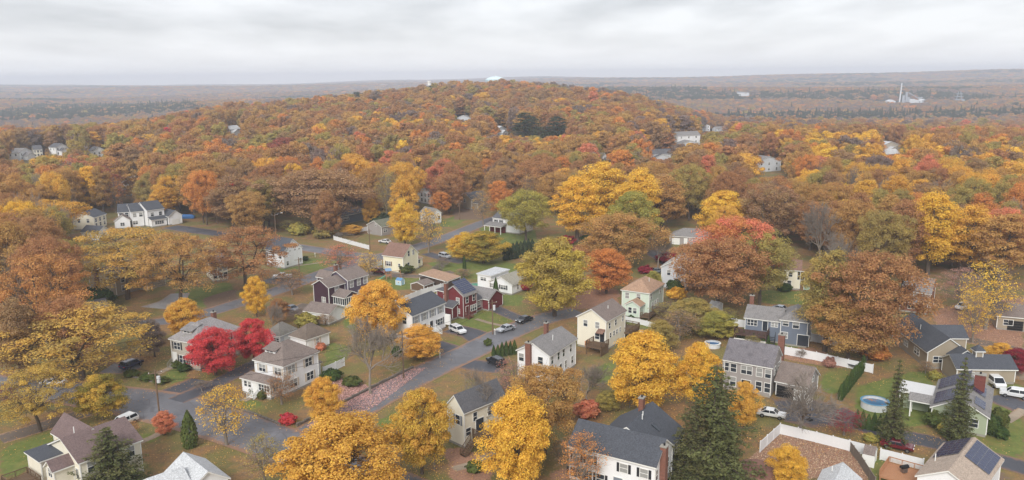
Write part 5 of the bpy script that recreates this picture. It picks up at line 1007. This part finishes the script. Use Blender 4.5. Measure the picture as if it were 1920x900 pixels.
r = empty('fire_hydrant', atg(555, 792), 0, 'yellow fire hydrant beside the small red shrub at the corner', 'fire hydrant'); HY = plain('hydrant_yellow', lin(226, 178, 50), .4); MB().tube((0,0,0), (0,0,.7), .14, .12, n=10).tube((0,0,.7), (0,0,.85), .15, .04, n=10).build('barrel', HY, r); MB().tube((-.22,0,.5), (.22,0,.5), .07, n=8).build('nozzle', HY, r)
p = atg(1417, 893); r = empty('tarpaulin_dome', p, 0, 'brown domed cover beside the large spruce at the bottom', 'cover'); n = 24; d = MB()
for i in range(5):
    for k in range(n):
        a, b = 2*math.pi*k/n, 2*math.pi*(k+1)/n; u0, u1 = i/5*math.pi/2, (i+1)/5*math.pi/2; c = lambda t, u: (3.6*math.cos(t)*math.cos(u), 3.6*math.sin(t)*math.cos(u), 2.0*math.sin(u)); d.add([c(a,u0), c(b,u0), c(b,u1), c(a,u1)], [(0,1,2,3)])
d.build('cover', plain('brown_cover', lin(128, 94, 82), .8), r, True); MB().tube((0,0,1.9), (0,0,2.2), .15, .1, n=8).build('cap', plain('brown_cap', lin(100, 74, 64)), r)
# mailboxes
for px, py, lb in ((924+4, 628, 'white mailbox at the foot of the pole by the maroon house'), (591, 482, 'white mailbox post on the verge of the back road'), (825, 672, 'grey mailbox at the end of the duplex drive')):
    r = empty('mailbox', atg(px, py), .3, lb, 'mailbox'); MB().box(-.05, .05, -.05, .05, 0, 1.1).build('post', WHITE, r); MB().prism([(-.12, 1.1), (.12, 1.1), (.12, 1.28), (.06, 1.36), (-.06, 1.36), (-.12, 1.28)], 'y', -.28, .28).build('box', WHITE, r)

# ---------------------------------------------------------------- trees, one by one
HT = [
('maple',630,784,222,13,'gold','big golden maple filling the bottom centre of the picture'), ('maple',785,730,112,13,('greenyellow','gold'),'tall golden maple right of the big one at bottom centre'), ('maple',968,738,142,14,'yellow','bright yellow maple in front of the cream house with raised deck'),
('oak',1022,688,150,14,'tawny','tawny gold oak behind the bright yellow maple'), ('sparse',955,668,78,11,'pink','pinkish thinning tree beside the white house with end chimney'), ('maple',604,709,74,8,'gold','round orange-yellow maple on the white corner house lawn'),
('maple',397,616,92,9.5,'red','bright red maple in front of the beige house, lower of the two'), ('maple',470,597,68,9.5,'red','bright red maple beside the white corner house, upper of the two'), ('maple',341,560,76,9,'gold','golden maple behind the beige house'), ('maple',476,519,48,10,'yellow','narrow yellow maple left of the grey saloon'),
('airy',140,580,262,14,'airy','huge golden oak spreading over the left road'), ('maple',182,704,88,8,'greenyellow','yellow-green tree at the foot of the huge golden oak'), ('airy',60,690,150,11,'airy','lower golden oak at the left edge beside the huge one'), ('spruce',198,800,150,9.5,'spruce','dark green spruce in front of the plum-brown roof'),
('sparse',415,722,110,10,'yellow','half bare yellow tree at the road junction'), ('sparse',490,812,78,8,'olive','small nearly bare tree left of the big golden maple'), ('bare',688,590,140,15,'brown','tall bare tree beside the main street wall'), ('maple',706,526,104,14,'gold','orange-gold maple left of the white duplex'),
('maple',786,611,86,7,'gold','low golden maple in front of the white duplex'), ('sparse',524,698,72,6,'rust','small russet tree in front of the white corner house'), ('maple',1040,447,142,19,'oldgold','large olive-yellow tree at the end of the main street'), ('maple',1138,467,92,12,'orange','orange maple above the mint house'),
('oak',1160,402,148,16,'tawny','broad tawny oak behind the orange maple'), ('tall',1083,330,92,23,'yellow','yellow tree at left of the tall yellow clump mid-picture'), ('tall',1128,304,118,25,'yellow','tallest yellow tree of the clump mid-picture'), ('tall',1197,318,88,24,'yellow','yellow tree at right of the tall yellow clump'), ('maple',1188,358,98,20,'lime','lime-yellow tree in front of the tall yellow clump'),
('oak',986,358,98,17.5,'lime','olive-green tree by the white porch house'), ('maple',868,436,58,9,'yellow','small yellow maple left of the pair above the maroon house'), ('maple',906,434,88,10,'greenyellow','yellow-green maple right of the pair above the maroon house'), ('sparse',637,458,80,9,'salmon','salmon tree with bare top behind the plum house'),
('airy',452,425,170,17.5,'rust','rust-brown oak beside the white pickup'), ('airy',225,428,205,19,'airy','wide golden oak in front of the taupe house, left one'), ('airy',325,436,165,19,'tawny','tawny oak with forked trunk by the pale drive'), ('airy',62,478,185,20,'ember','orange oak at the left edge below the yellow one'), ('oak',70,376,160,15,'gold','yellow-gold oak at the left edge above the orange one'),
('maple',832,300,80,20,('salmon','rust'),'red-orange maple beside the white clapboard house'), ('maple',936,338,52,15,'orange','orange tree beside the grey-brown gabled house'), ('tall',754,333,58,21,'gold','tall orange-gold tree by the small grey ranch'), ('maple',756,376,60,16,'yellow','yellow maple beside the small grey ranch, lower of two'), ('sparse',801,387,64,15.5,'yellow','thin yellow tree with tall bare trunk at the back road bend'),
('maple',660,288,82,20,'gold','golden round maple above the brown oaks'), ('oak',585,318,200,22.5,'brown','broad brown oak behind the white picket fence'), ('tall',488,338,62,19,'olive','olive-yellow tree left of the broad brown oak'), ('pine',986,209,54,22,'pinegreen','dark pine on the hill, left of the pair'), ('pine',1043,217,48,20,'pinegreen','dark pine on the hill, right of the pair'), ('pine',1012,236,36,16,'pinegreen','smaller dark pine between the hill pair'),
('pine',1164,284,66,14,'pinegreen','dark pine left of centre above the tall yellow clump'), ('fir',1224,247,20,14,'bluespruce','blue-grey spruce below the cream house on the right slope'), ('fir',1108,252,18,12,'pinegreen','small dark fir right of the hill pines'), ('oak',1388,408,170,21,('salmon','orange'),'salmon-red oak right of the pale grey-blue house'), ('oak',1352,450,170,18,'rust','brown oak in front of the salmon oak'), ('oak',1432,432,120,19,'olive','olive-gold oak behind the salmon oak'),
('oak',1640,474,200,22,'rust','huge rust oak above the white fence at right'), ('tall',1560,468,110,21.5,'olive','olive-gold tree left of the huge rust oak'), ('oak',1598,560,150,13,'tawny','tawny oak below the huge rust oak'), ('sparse',1862,486,118,16,'yellow','thin yellow tree with several trunks at right'), ('sparse',1806,502,90,10,'pink','pink-red thinning tree right of the brick house'), ('sparse',1835,540,70,12,'yellow','yellow sapling in front of the pink-red tree'),
('maple',1910,654,52,5,'crimson','dark crimson maple at the right edge'), ('maple',1880,643,44,4.5,'gold','small golden maple on the right lawn'), ('spruce',1345,683,185,17,'spruce','very large dark spruce below the grey colonial'), ('spruce',1356,756,130,12,'spruce','shorter spruce in front of the very large one'), ('spruce',1305,742,110,13,'spruce','dark spruce at the left side of the very large one'), ('fir',1688,672,66,14,'spruce','dark fir beside the round pool'), ('fir',1812,667,72,14,'spruce','tall fir in front of the sage solar house'),
('maple',1480,838,74,6,'yellow','small round yellow tree in the leaf-strewn yard'), ('bare',1502,690,170,11,'brown','wide bare tree in front of the attached garage'), ('sparse',1586,766,72,4.5,'crimson','crimson shrubby maple by the dark drive'), ('maple',1212,624,142,14,'yellow','big yellow maple below the cream house with decks'), ('maple',1312,644,84,12,'yellow','yellow maple left of the grey colonial'), ('maple',1398,716,64,8,'gold','golden maple behind the very large spruce'),
('bare',1102,682,120,8,'mauve','low bare fruit tree behind the white house with end chimney'), ('sparse',1092,812,96,9,'orange','thin orange tree in front of the big white house'), ('bare',885,690,120,11,'brown','bare tree in front of the cream deck house'), ('sparse',810,735,60,12,'gold','half bare tree beside the tall golden maple'), ('bare',255,590,60,9,'brown','bare purple-brown sapling behind the dark blue estate car'), ('maple',283,600,46,8,'mauve','mauve-brown sapling left of the golden maple'),
('sparse',690,470,50,8,'yellow','small thin yellow tree by the white picket fence'), ('oak',1010,300,110,21,'rust','rust oak above the olive-green tree'), ('maple',1360,358,100,17,'yellow','bright yellow maple above the salmon oak'), ('oak',1450,345,120,21,'brown','brown oak right of the bright yellow maple'), ('tall',1700,378,90,21,'rust','rust tree standing in front of the right yellow wood'), ('tall',1755,358,95,24,'yellow','bright yellow tree in the right-hand wood'), ('tall',1830,385,110,20,'gold','golden tree in the right-hand wood'), ('tall',1890,400,110,19,'tawny','tawny tree at the right edge of the wood'), ('oak',1660,395,110,20,'olive','olive-gold oak left of the bright yellow tree in the right wood'),
('bare',1545,372,90,21,'mauve','grey bare tree at the edge of the right-hand wood'), ('bare',1560,430,110,17,'mauve','lower grey bare tree behind the rust oak'), ('maple',520,560,40,6,'rust','small rusty tree near the grey saloon'), ('sparse',545,505,70,7,'rust','thin russet tree in front of the plum house'), ('bare',508,565,50,8,'brown','bare grey tree behind the white corner house'), ('maple',540,300,70,21,'rust','dark red-brown oak above the broad brown oak'), ('tall',430,330,90,20,'brown','brown tree left of the olive-yellow tree'), ('tall',375,300,100,24,'tawny','tawny tree above the white townhouses'), ('maple',185,310,70,19,'russet','red oak above the white townhouses'), ('tall',300,352,50,13,'gold','golden tree right of the white townhouses'),
('sparse',905,350,46,15,'tawny','thin tan tree on the back road verge'), ('maple',530,258,70,20,'russet','dark red maple far left of the hill pines'), ('maple',1500,345,60,15,'olive','olive tree below the pale grey gabled house'), ('maple',1535,292,95,18,'salmon','salmon-orange oak right of the pale grey gabled house'), ('oak',120,560,120,15,'rust','rust oak below the orange one at left'), ('tall',20,560,90,17,'brown','brown tree at the left edge'), ('maple',1240,600,60,7,'olive','olive thicket tree beside the mint house'), ('maple',1300,560,90,7,'olive','olive thicket tree between the mint and slate blue houses'), ('maple',1345,585,80,6,'lime','lime thicket tree left of the white fence'), ('sparse',1275,580,90,7,'brown','brown thinning thicket tree below the mint house'), ('maple',1225,508,34,5,'lime','lime bush-like tree above the mint house'), ('bare',1235,440,70,10,'brown','bare tree left of the grey ranch'), ('tall',1245,330,90,20,'tawny','tawny tree right of the tall yellow clump'),
]
for k, x, y, w, h, c, lb in HT:
    tree(k, x, y, w, h, (PAL[c[0]][0], PAL[c[1]][1]) if isinstance(c, tuple) else c, lb)
BUSH = [(540,795,28,1.9,'red','small round red shrub at the corner'), (477,738,16,1.6,'boxwood','clipped green shrub left of the white porch steps'), (492,748,18,1.6,'boxwood','clipped green shrub right of the white porch steps'), (622,712,36,2.0,'green','dark green shrub beside the white corner house fence'), (660,722,34,1.6,'boxwood','olive shrub beside the bare street tree'), (602,656,18,1.5,'salmon','red-pink shrub behind the white garage'), (745,668,20,2.2,'green','dark shrub under the low golden maple'), (1106,652,18,1.9,'orange','orange-red shrub beside the cream house deck'), (1100,782,46,3.0,'salmon','coral shrub above the big white house'), (1183,600,12,1.2,'green','small shrub below the mint house'), (1265,545,30,3.0,'green','dark rounded shrub beside the pale grey-blue house'), (1268,560,34,3.0,'yellow','yellow shrub below the pale grey-blue house'), (1758,800,46,3.2,'boxwood','large green shrub at the corner of the sage house'), (1772,810,32,2.4,'lime','yellow-green rounded shrub beside the sage house'), (1852,812,42,3.2,'green','dark clipped shrub right of the sage house'), (1872,800,34,3.0,'boxwood','taller green shrub right of the sage house'), (1876,822,26,2.0,'green','low dark shrub right of the sage house'), (1632,828,24,1.4,'lime','small olive shrub behind the white fence'), (345,696,22,1.6,'green','clipped shrub at the beige house steps'), (332,690,18,1.5,'boxwood','clipped shrub left of the beige house steps'), (247,705,26,1.2,'boxwood','clipped hedge bush left of the path at the junction'), (278,712,30,1.2,'boxwood','clipped hedge bush in the middle at the junction'), (302,718,28,1.2,'boxwood','clipped hedge bush right of the path at the junction'), (1060,458,34,3.0,'crimson','dark crimson shrub behind the olive-yellow tree'), (1252,492,40,3.0,'crimson','crimson shrub behind the pale grey-blue house'), (1210,512,28,2.2,'crimson','small crimson shrub above the mint house'), (985,545,22,3.2,'crimson','crimson shrub beside the white one-storey house'), (572,488,12,1.3,'green','dark shrub at the white gabled house corner'), (762,512,26,2.6,'boxwood','grey-green shrub beside the pale yellow house'), (575,612,40,3.2,'lime','lime shrub behind the white garage'), (1425,318,28,4.0,'crimson','red shrub left of the pale grey gabled house'), (1090,475,34,2.6,'rust','rusty shrub under the tawny oak'), (890,885,30,1.8,'boxwood','green shrub under the raised deck'), (180,578,66,5.5,'green','dark green shrub in front of the taupe house'), (720,425,44,5,'pinegreen','dark evergreen shrub beside the blue-grey house'), (1470,545,26,2.0,'green','dark shrub in front of the small beige house'), (1400,520,60,4,'rust','rusty shrub left of the small beige house'), (1640,672,50,3,'orange','orange shrub by the pool yard'), (1555,688,22,2.0,'pink','pinkish shrub against the long white fence'), (1440,668,34,2.4,'boxwood','green shrub at the left end of the long white fence'), (1100,452,26,2,'green','green hedge behind the olive-yellow tree'), (915,648,14,1.6,'boxwood','small shrub at the drive of the white house with end chimney'), (1752,712,20,1.8,'lime','lime shrub behind the patio roof'), (560,440,36,4.5,'lime','green-yellow brush behind the white gabled house'), (605,446,36,4,'olive','olive brush left of the white picket fence')]
BRUSH = [(610,610,40,2.8,'brown','brown shrub beside the low garage'), (1500,672,26,2.2,'mauve','mauve shrub against the long white fence'), (868,520,40,2.6,'brown','brown bush behind the maroon house'), (828,512,44,3.2,'brown','brown brush beside the open timber shed'), (1780,690,26,1.6,'brown','brown shrub at the taupe ranch'), (640,448,40,2.6,'mauve','purplish brush by the white picket fence'), (400,762,38,2.0,'mauve','bare-twigged mauve shrub at the junction'), (380,735,44,2.2,'mauve','mauve brush below the lower red maple'), (1250,600,60,4.5,'olive','olive brush at the upper left of the thicket below the mint house'), (1285,612,60,4.5,'lime','lime-green brush in the middle of the thicket below the mint house'), (1318,625,60,4,'olive','olive brush at the right of the thicket by the tub'), (1260,630,54,4,'brown','brown twiggy brush at the bottom of the thicket'), (1300,590,54,4,'mauve','grey-mauve twigs at the top of the thicket'), (1365,600,40,3,'lime','lime brush against the white fence corner'), (830,500,36,3,'mauve','mauve twigs beside the open timber shed'), (470,585,44,3.5,'brown','brown twigs behind the red maples'), (560,600,40,3,'mauve','mauve twigs behind the white garage'), (1010,760,60,4,'mauve','mauve twigs left of the coral shrub'), (1140,770,50,3.5,'olive','olive brush right of the coral shrub'), (1180,765,40,3,'gold','golden brush behind the big white house'), (1050,870,44,4,'brown','brown twigs at the corner of the big white house'), (1300,870,60,4,'green','dark green brush below the spruces'), (1735,700,36,2.5,'brown','brown twigs behind the white patio roof'), (1410,655,40,3,'olive','olive brush left of the long white fence'), (660,440,44,3.6,'gold','golden brush behind the picket fence'), (585,430,44,4,'olive','olive brush by the back road bend'), (540,432,40,4,'lime','lime brush behind the white gabled house roof'), (890,470,30,2,'olive','olive brush by the silver SUV'), (1120,600,30,3,'mauve','mauve twigs beside the tall cream house'), (250,815,30,2.5,'orange','orange brush beside the plum-brown roofed house'), (310,815,44,4,'salmon','reddish small tree at the foot of the junction pole'), (15,760,50,4,'crimson','dark red shrub at the left edge under the golden oak')]
for i, (x, y, w, h, c, lb) in enumerate(BRUSH): brush(x, y, w, h, c, lb, 'bare' if c in ('mauve', 'brown') and i % 2 else ('sparse' if c in ('mauve', 'brown') or i % 3 else 'maple'))
for x, y, w, h, c, lb in BUSH: bush(x, y, w, h, c, lb)
ORD = 'first second third fourth fifth sixth seventh eighth ninth tenth eleventh twelfth thirteenth fourteenth fifteenth sixteenth'.split()
def row(pts, n, w, h, pal, label, group, name='arborvitae'):
    for i in range(n):
        t = i / max(1, n - 1) * (len(pts) - 1); j = min(int(t), len(pts) - 2); f = t - j; bush(pts[j][0]*(1-f) + pts[j+1][0]*f, pts[j][1]*(1-f) + pts[j+1][1]*f, w * rnd.uniform(.9, 1.1), h * rnd.uniform(.88, 1.1), pal, '%s evergreen from the left %s' % (ORD[i], label), group, True, name)
row([(926,672),(965,664)], 6, 10, 3.0, 'green', 'in the short row by the end-chimney house', 'evergreens by the end-chimney house'); row([(1385,640),(1440,652)], 7, 9, 2.6, 'green', 'in the row below the slate blue house deck', 'evergreens below the slate blue deck')
row([(1606,802),(1670,812)], 7, 13, 3.0, 'green', 'in the row below the round pool', 'evergreens below the pool'); row([(1576,750),(1618,695)], 12, 12, 3.0, 'green', 'in the hedge row beside the pool yard', 'evergreens left of the pool yard'); bush(930, 563, 13, 6, 'green', 'single tall narrow evergreen beside the maroon garage wing', None, True, 'arborvitae'); bush(357, 838, 34, 6, 'boxwood', 'green conical evergreen behind the half bare yellow tree', None, True, 'arborvitae'); bush(871, 510, 8, 5, 'green', 'slim evergreen under the yellow-green maple', None, True, 'arborvitae'); row([(948,488),(998,478)], 8, 15, 5.5, 'pinegreen', 'in the tall hedge above the white one-storey house', 'tall dark hedge')

# ---------------------------------------------------------------- the woods
KEEP = [(200,372,335,428),(335,398,415,440),(140,395,200,442),(505,445,580,500),(580,458,745,490),(740,455,800,515),(800,428,905,470),(850,395,905,425),(622,428,735,470),(682,408,735,440),(786,355,812,385),(868,358,912,385),(918,398,1060,438),(1250,425,1335,465),(1690,518,1765,580),(1455,490,1510,545),(1750,565,1920,660),(1218,468,1265,520),(1000,432,1060,470),
        (20,272,62,306),(56,270,86,296),(96,268,132,294),(168,277,202,290),(428,236,456,252),(854,213,884,226),(932,238,950,250),(1264,242,1316,272),(1310,230,1366,250),(1418,322,1470,332),(1418,286,1470,320),(1650,263,1692,294),(251,335,263,356),(1128,292,1140,306),(905,140,965,158),(385,525,440,560),(1218,284,1262,296),(640,390,680,404),(964,212,1064,262),(1655,172,1735,194),(1788,165,1815,194)]
FOREST_OK = lambda x, y: (y < 405) or (x < 140 and y < 600) or (x > 1225 and y < 470 and not (1225 < x < 1340 and y > 420)) or (x > 1540 and y < 512) or (330 < x < 740 and y < 447 and not (505 < x < 580))
def keep_clear(x, y, Hm, Wm):
    g = gz(x, y); bx, by, d = proj((x, y, g)); tx, ty, _ = proj((x, y, g + Hm)); w = Wm / 2 * F / d
    for x0, y0, x1, y1 in KEEP:
        if by > y1 - 3 and bx + w * .7 > x0 and bx - w * .7 < x1 and ty < y1 - (2 if y0 > 320 else (y1 - y0) * .22): return True
    return False
roadpts = []
for o in bpy.data.objects:
    if o.name.split('.')[0] in ('road', 'driveway'): roadpts += [(v.co.x, v.co.y) for v in o.data.vertices]
roadpts = np.array(roadpts); hpts = np.array([(*(s.root.matrix_basis @ Vector((s.b/2, s.a/2, 0)))[:2], max(s.a, s.b)*.62) for s, _, _ in HOUSES])
MIXES = [('rust', 23), ('tawny', 34), ('gold', 6), ('orange', 7), ('brown', 14), ('olive', 15), ('salmon', 2), ('yellow', 1.5), ('mauve', 4), ('red', .3)]
names_, wts = zip(*MIXES)
def woodcolour(x, y, px):
    w = list(wts)
    r = math.hypot(x, y)
    if px > 1500 and r < 520: w = [10, 20, 24, 8, 6, 18, 1, 11, 1, 0]
    elif r > 1250: w = [14, 18, 0, 5, 22, 5, 0, 0, 36, 0]
    elif r > 600: w = [32, 34, 1, 6, 17, 11, 1, 0, 6, 0]
    return rnd.choices(names_, w)[0]
def zone(px, r):
    band = 'nearer' if r < 330 else ('middle' if r < 420 else 'farther')
    return band, ('left of the townhouses' if px < 215 else 'behind the townhouses' if px < 360 else 'by the brown oak' if px < 520 else 'by the golden maple' if px < 760 else 'below the hill pines' if px < 1060 else 'behind the yellow clump' if px < 1300 else 'left of the grey gable' if px < 1430 else 'right of the grey gable' if px < 1640 else 'below the beige gables' if px < 1760 else 'at the right edge')
cand = []; sp_ = 9.6
T0 = np.array(TREES)
y = 150.0
while y < 760:
    x = -y * .75
    while x < y * .75:
        xx, yy = x + rnd.uniform(-.4, .4) * sp_, y + rnd.uniform(-.4, .4) * sp_; x += sp_
        px, py, d = proj((xx, yy, gz(xx, yy)))
        if not (-70 < px < 1990) or not FOREST_OK(px, py): continue
        if np.min(np.hypot(roadpts[:, 0] - xx, roadpts[:, 1] - yy)) < 4.5: continue
        if np.any(np.hypot(hpts[:, 0] - xx, hpts[:, 1] - yy) < hpts[:, 2] + 3): continue
        if np.any(np.hypot(T0[:, 0] - xx, T0[:, 1] - yy) < T0[:, 2] * .85 + 2.2): continue
        Hm = rnd.uniform(15.5, 22.5); kind = rnd.choices(['oak', 'tall', 'maple', 'sparse', 'bare'], [40, 30, 14, 4, 7])[0]; Wm = {'oak': rnd.uniform(12, 17), 'tall': rnd.uniform(9.5, 13), 'maple': rnd.uniform(10, 13.5), 'sparse': 10, 'bare': 13}[kind]
        if keep_clear(xx, yy, Hm, Wm):
            for k_ in (.72, .5, .3):
                if not keep_clear(xx, yy, Hm * k_, Wm * k_): Hm, Wm = Hm * k_, Wm * k_; break
            else: continue
        cand.append((math.hypot(xx, yy), xx, yy, Hm, Wm, kind, px))
    y += sp_ * .95
cand.sort()
NIND = 360
twins = {}
WORD = dict(rust='rust-brown', tawny='tawny', gold='golden', orange='orange', brown='brown', olive='olive-gold', salmon='salmon-red', yellow='yellow', mauve='greyish mauve', red='red')
for r, x, y, Hm, Wm, kind, px in cand[:NIND]:
    c = woodcolour(x, y, px); bd, zn = zone(px, r); lb = (WORD[c] + ' ' if kind != 'bare' else 'leafless grey ') + {'oak': 'broad-crowned tree', 'tall': 'tall-crowned tree', 'maple': 'round-crowned tree', 'sparse': 'thin-leaved tree', 'bare': 'tree'}[kind] + ' in the %s wood %s' % (bd, zn)
    twins.setdefault(lb, []).append((px, plant(kind, (x, y, gz(x, y)), Hm, Wm, c, lb, 'trees of the %s wood %s' % (bd, zn))))
for lb, ts in twins.items():
    if len(ts) > 1:
        for i, (_, o) in enumerate(sorted(ts, key=lambda q: q[0])): o['label'] = lb + ', %s from left' % ORD[min(i, 15)]

# the rest of the woods: a mass, too many to count
LOD = bpy.data.collections.new('woodland_sources')
lods = [broadleaf('oak', 101, 15, 13, .2, 46, 210, .26, 1.8, 1.8, flat=.7, nr=.25), broadleaf('maple', 102, 15, 11, .12, 48, 210, .25, 1.7, 1.5, nr=.25), broadleaf('tall', 103, 17, 10, .15, 44, 210, .26, 1.7, 1.6, nr=.25), broadleaf('oak', 104, 14, 14, .2, 48, 200, .27, 1.8, 1.9, flat=.7, nr=.25), broadleaf('maple', 105, 11, 12, .05, 26, 90, .55, 2.2, 2.2, nr=.25), broadleaf('oak', 106, 11, 13, .05, 28, 80, .58, 2.3, 2.3, nr=.25), conifer(107, 17, 8, 16, .5, .05, .3, 16), broadleaf('maple', 108, 14, 10, .1, 60, 60, .17, 1.5, 1.3, twigs=5, bark=BARKG, gap=.6)]
for i, (t_, c_, _, _) in enumerate(lods):
    LOD.objects.link(bpy.data.objects.new('source_%02d' % i, c_))
pts, ca, cb, sc, var = [], [], [], [], []
def addt(x, y, s, v, c, sz=None):
    a, b = PAL[c]; pts.append((x, y, gz(x, y) - (.0 if v < 4 else 1.0))); ca.append(jit(a, .09, rnd)); cb.append(jit(b, .09, rnd)); sc.append((s * rnd.uniform(.9, 1.1), s * rnd.uniform(.9, 1.1), min(s, 1.4) * rnd.uniform(.85, 1.15) if sz is None else sz)); var.append(v)
for r, x, y, Hm, Wm, kind, px in cand[NIND:]:
    v = 7 if kind == 'bare' else rnd.randrange(4); addt(x, y, Wm / (12, 10.5, 10, 13, 1, 1, 1, 10)[v], v, 'mauve' if kind == 'bare' else woodcolour(x, y, px), Hm / (15, 15, 17, 14, 1, 1, 1, 14)[v])
from mathutils import noise as mnoise
y = 760.0; st = 10.5
while y < 5600:
    st = 10.5 if y < 1500 else 10.5 + (y - 1500) * .0075
    x = -y * .78
    while x < y * .78:
        xx, yy = x + rnd.uniform(-.42, .42) * st, y + rnd.uniform(-.42, .42) * st; x += st
        n1 = mnoise.noise(Vector((xx / 700, yy / 330, 3.0))); n2 = mnoise.noise(Vector((xx / 170, yy / 260, 8.0)))
        r = math.hypot(xx, yy)
        if r > 1500 and n2 < -.42: continue
        if (xx + 26) ** 2 + (yy - 1420) ** 2 < 24 ** 2: continue
        if r < 3000 and keep_clear(xx, yy, 14, 12): continue
        px = proj((xx, yy, 0))[0]
        ever = n1 > (.16 if r > 1400 else .6) and rnd.random() < .75 or rnd.random() < .012
        c = 'pinegreen' if ever else ('mauve' if n2 > .35 and rnd.random() < .7 else woodcolour(xx, yy, px))
        v = 6 if ever and r < 2600 and rnd.random() < .25 else (rnd.randrange(4) if r < 1150 else rnd.choice((4, 5)))
        addt(xx, yy, (rnd.uniform(1.0, 1.6) if v < 4 or v == 6 else st / 9.2 * rnd.uniform(.85, 1.2)), v, c)
    y += st * .95
m = bpy.data.meshes.new('forest'); m.from_pydata(pts, [], [])
for n, t, arr in (('leaf_color', 'FLOAT_VECTOR', ca), ('leaf_color_b', 'FLOAT_VECTOR', cb), ('tree_scale', 'FLOAT_VECTOR', sc), ('spin', 'FLOAT_VECTOR', [(0, 0, rnd.uniform(0, 6.28)) for _ in pts]), ('variant', 'INT', var)):
    a = m.attributes.new(n, t, 'POINT'); a.data.foreach_set('value' if t == 'INT' else 'vector', np.array(arr, np.int32 if t == 'INT' else np.float32).ravel())
fo = link(bpy.data.objects.new('forest', m)); setting(fo, 'stuff'); fo['label'] = 'autumn woods covering the hill and the far country'
ng = bpy.data.node_groups.new('forest_nodes', 'GeometryNodeTree'); ng.interface.new_socket('Geometry', in_out='INPUT', socket_type='NodeSocketGeometry'); ng.interface.new_socket('Geometry', in_out='OUTPUT', socket_type='NodeSocketGeometry')
gi, gout = ng.nodes.new('NodeGroupInput'), ng.nodes.new('NodeGroupOutput'); iop = ng.nodes.new('GeometryNodeInstanceOnPoints'); ci = ng.nodes.new('GeometryNodeCollectionInfo'); ci.inputs[0].default_value = LOD; ci.inputs['Separate Children'].default_value = True; ci.inputs['Reset Children'].default_value = True
def na(n, t): q = ng.nodes.new('GeometryNodeInputNamedAttribute'); q.data_type = t; q.inputs[0].default_value = n; return q.outputs[0]
L_ = ng.links.new; L_(gi.outputs[0], iop.inputs['Points']); L_(ci.outputs[0], iop.inputs['Instance']); iop.inputs['Pick Instance'].default_value = True; L_(na('variant', 'INT'), iop.inputs['Instance Index']); L_(na('tree_scale', 'FLOAT_VECTOR'), iop.inputs['Scale'])
er = ng.nodes.new('FunctionNodeEulerToRotation'); L_(na('spin', 'FLOAT_VECTOR'), er.inputs[0]); L_(er.outputs[0], iop.inputs['Rotation']); L_(iop.outputs[0], gout.inputs[0])
fo.modifiers.new('forest', 'NODES').node_group = ng
print('FOREST', len(pts), 'CAND', len(cand), 'IND', min(NIND, len(cand)), 'last r', cand[min(NIND, len(cand)) - 1][0])

# ---------------------------------------------------------------- fallen leaves, strewn over lawns and road edges
def strewn():
    rng = np.random.default_rng(5); P, C = [], []
    def field(x, y, col, sd):
        k = len(x); P.append(np.stack([x, y, np.full(k, .065)], 1)); C.append(np.clip(np.array(col)[None] * (1 + rng.normal(size=(k, 1)) * sd) , .02, 1))
    for pl, n, col in ((PINK[0], 11000, (.57, .33, .3)), (PINK[1], 4200, (.54, .31, .28)), (PINK[2], 5000, (.44, .3, .2)), (PINK[3], 5000, (.5, .31, .22))):
        q = np.array(gpoly(pl)); x = rng.uniform(q[:, 0].min(), q[:, 0].max(), n * 2); y = rng.uniform(q[:, 1].min(), q[:, 1].max(), n * 2); m = inpoly(x, y, [tuple(v) for v in q]); field(x[m], y[m], col, .3)
    for x, y, r in TREES[:len(HT)]:                       # a ring below each garden tree
        if math.hypot(x, y) > 210: continue
        k = int(260 * r / 5); a = rng.random(k) * 6.283; d = r * 1.5 * np.sqrt(rng.random(k)); field(x + np.cos(a) * d, y + np.sin(a) * d, (.58, .33, .09), .3)
    k = 26000; y = 90 + 130 * rng.random(k) ** .8; x = (rng.random(k) * 2 - 1) * y * .68; g = np.sin(x * .11 + y * .07) + np.sin(x * .05 - y * .13) + rng.normal(size=k) * .6; field(x[g > .3], y[g > .3], (.5, .3, .12), .35)
    P_, C_ = np.concatenate(P), np.concatenate(C); N = np.array([0, 0, 1.0]) + rng.normal(size=P_.shape) * .25
    V, Q = quads(P_, N, .07 + .05 * rng.random(len(P_)), .75, rng)
    t = NT('fallen_leaf'); a = t.new('ShaderNodeAttribute'); a.attribute_name = 'leaf_tint'; t.fin(a.outputs['Color'], .8)
    o = link(bpy.data.objects.new('fallen_leaves', npmesh('fallen_leaves', V, Q, t.m, [('leaf_tint', 'FLOAT_COLOR', 'FACE', np.concatenate([C_, np.ones((len(C_), 1))], 1))]))); setting(o, 'stuff')
strewn()

# ---------------------------------------------------------------- haze
zt = max(CH + 4, float(Z.max()) + 8 + 11 * 1.4 * 1.15); zb = float(Z.min()) - 2
hb = MB().box(-7700, 7700, -400, 8300, zb, zt).build('haze', []); hb['kind'] = 'stuff'
hm = bpy.data.materials.new('haze_air'); hm.use_nodes = True; nn = hm.node_tree.nodes; nn.remove(nn['Principled BSDF']); pv = nn.new('ShaderNodeVolumePrincipled'); pv.inputs['Color'].default_value = (.8, .87, 1.0, 1); pv.inputs['Density'].default_value = 2.2e-4; pv.inputs['Anisotropy'].default_value = 0.0
hm.node_tree.links.new(pv.outputs[0], nn['Material Output'].inputs['Volume']); hb.data.materials.clear(); hb.data.materials.append(hm)
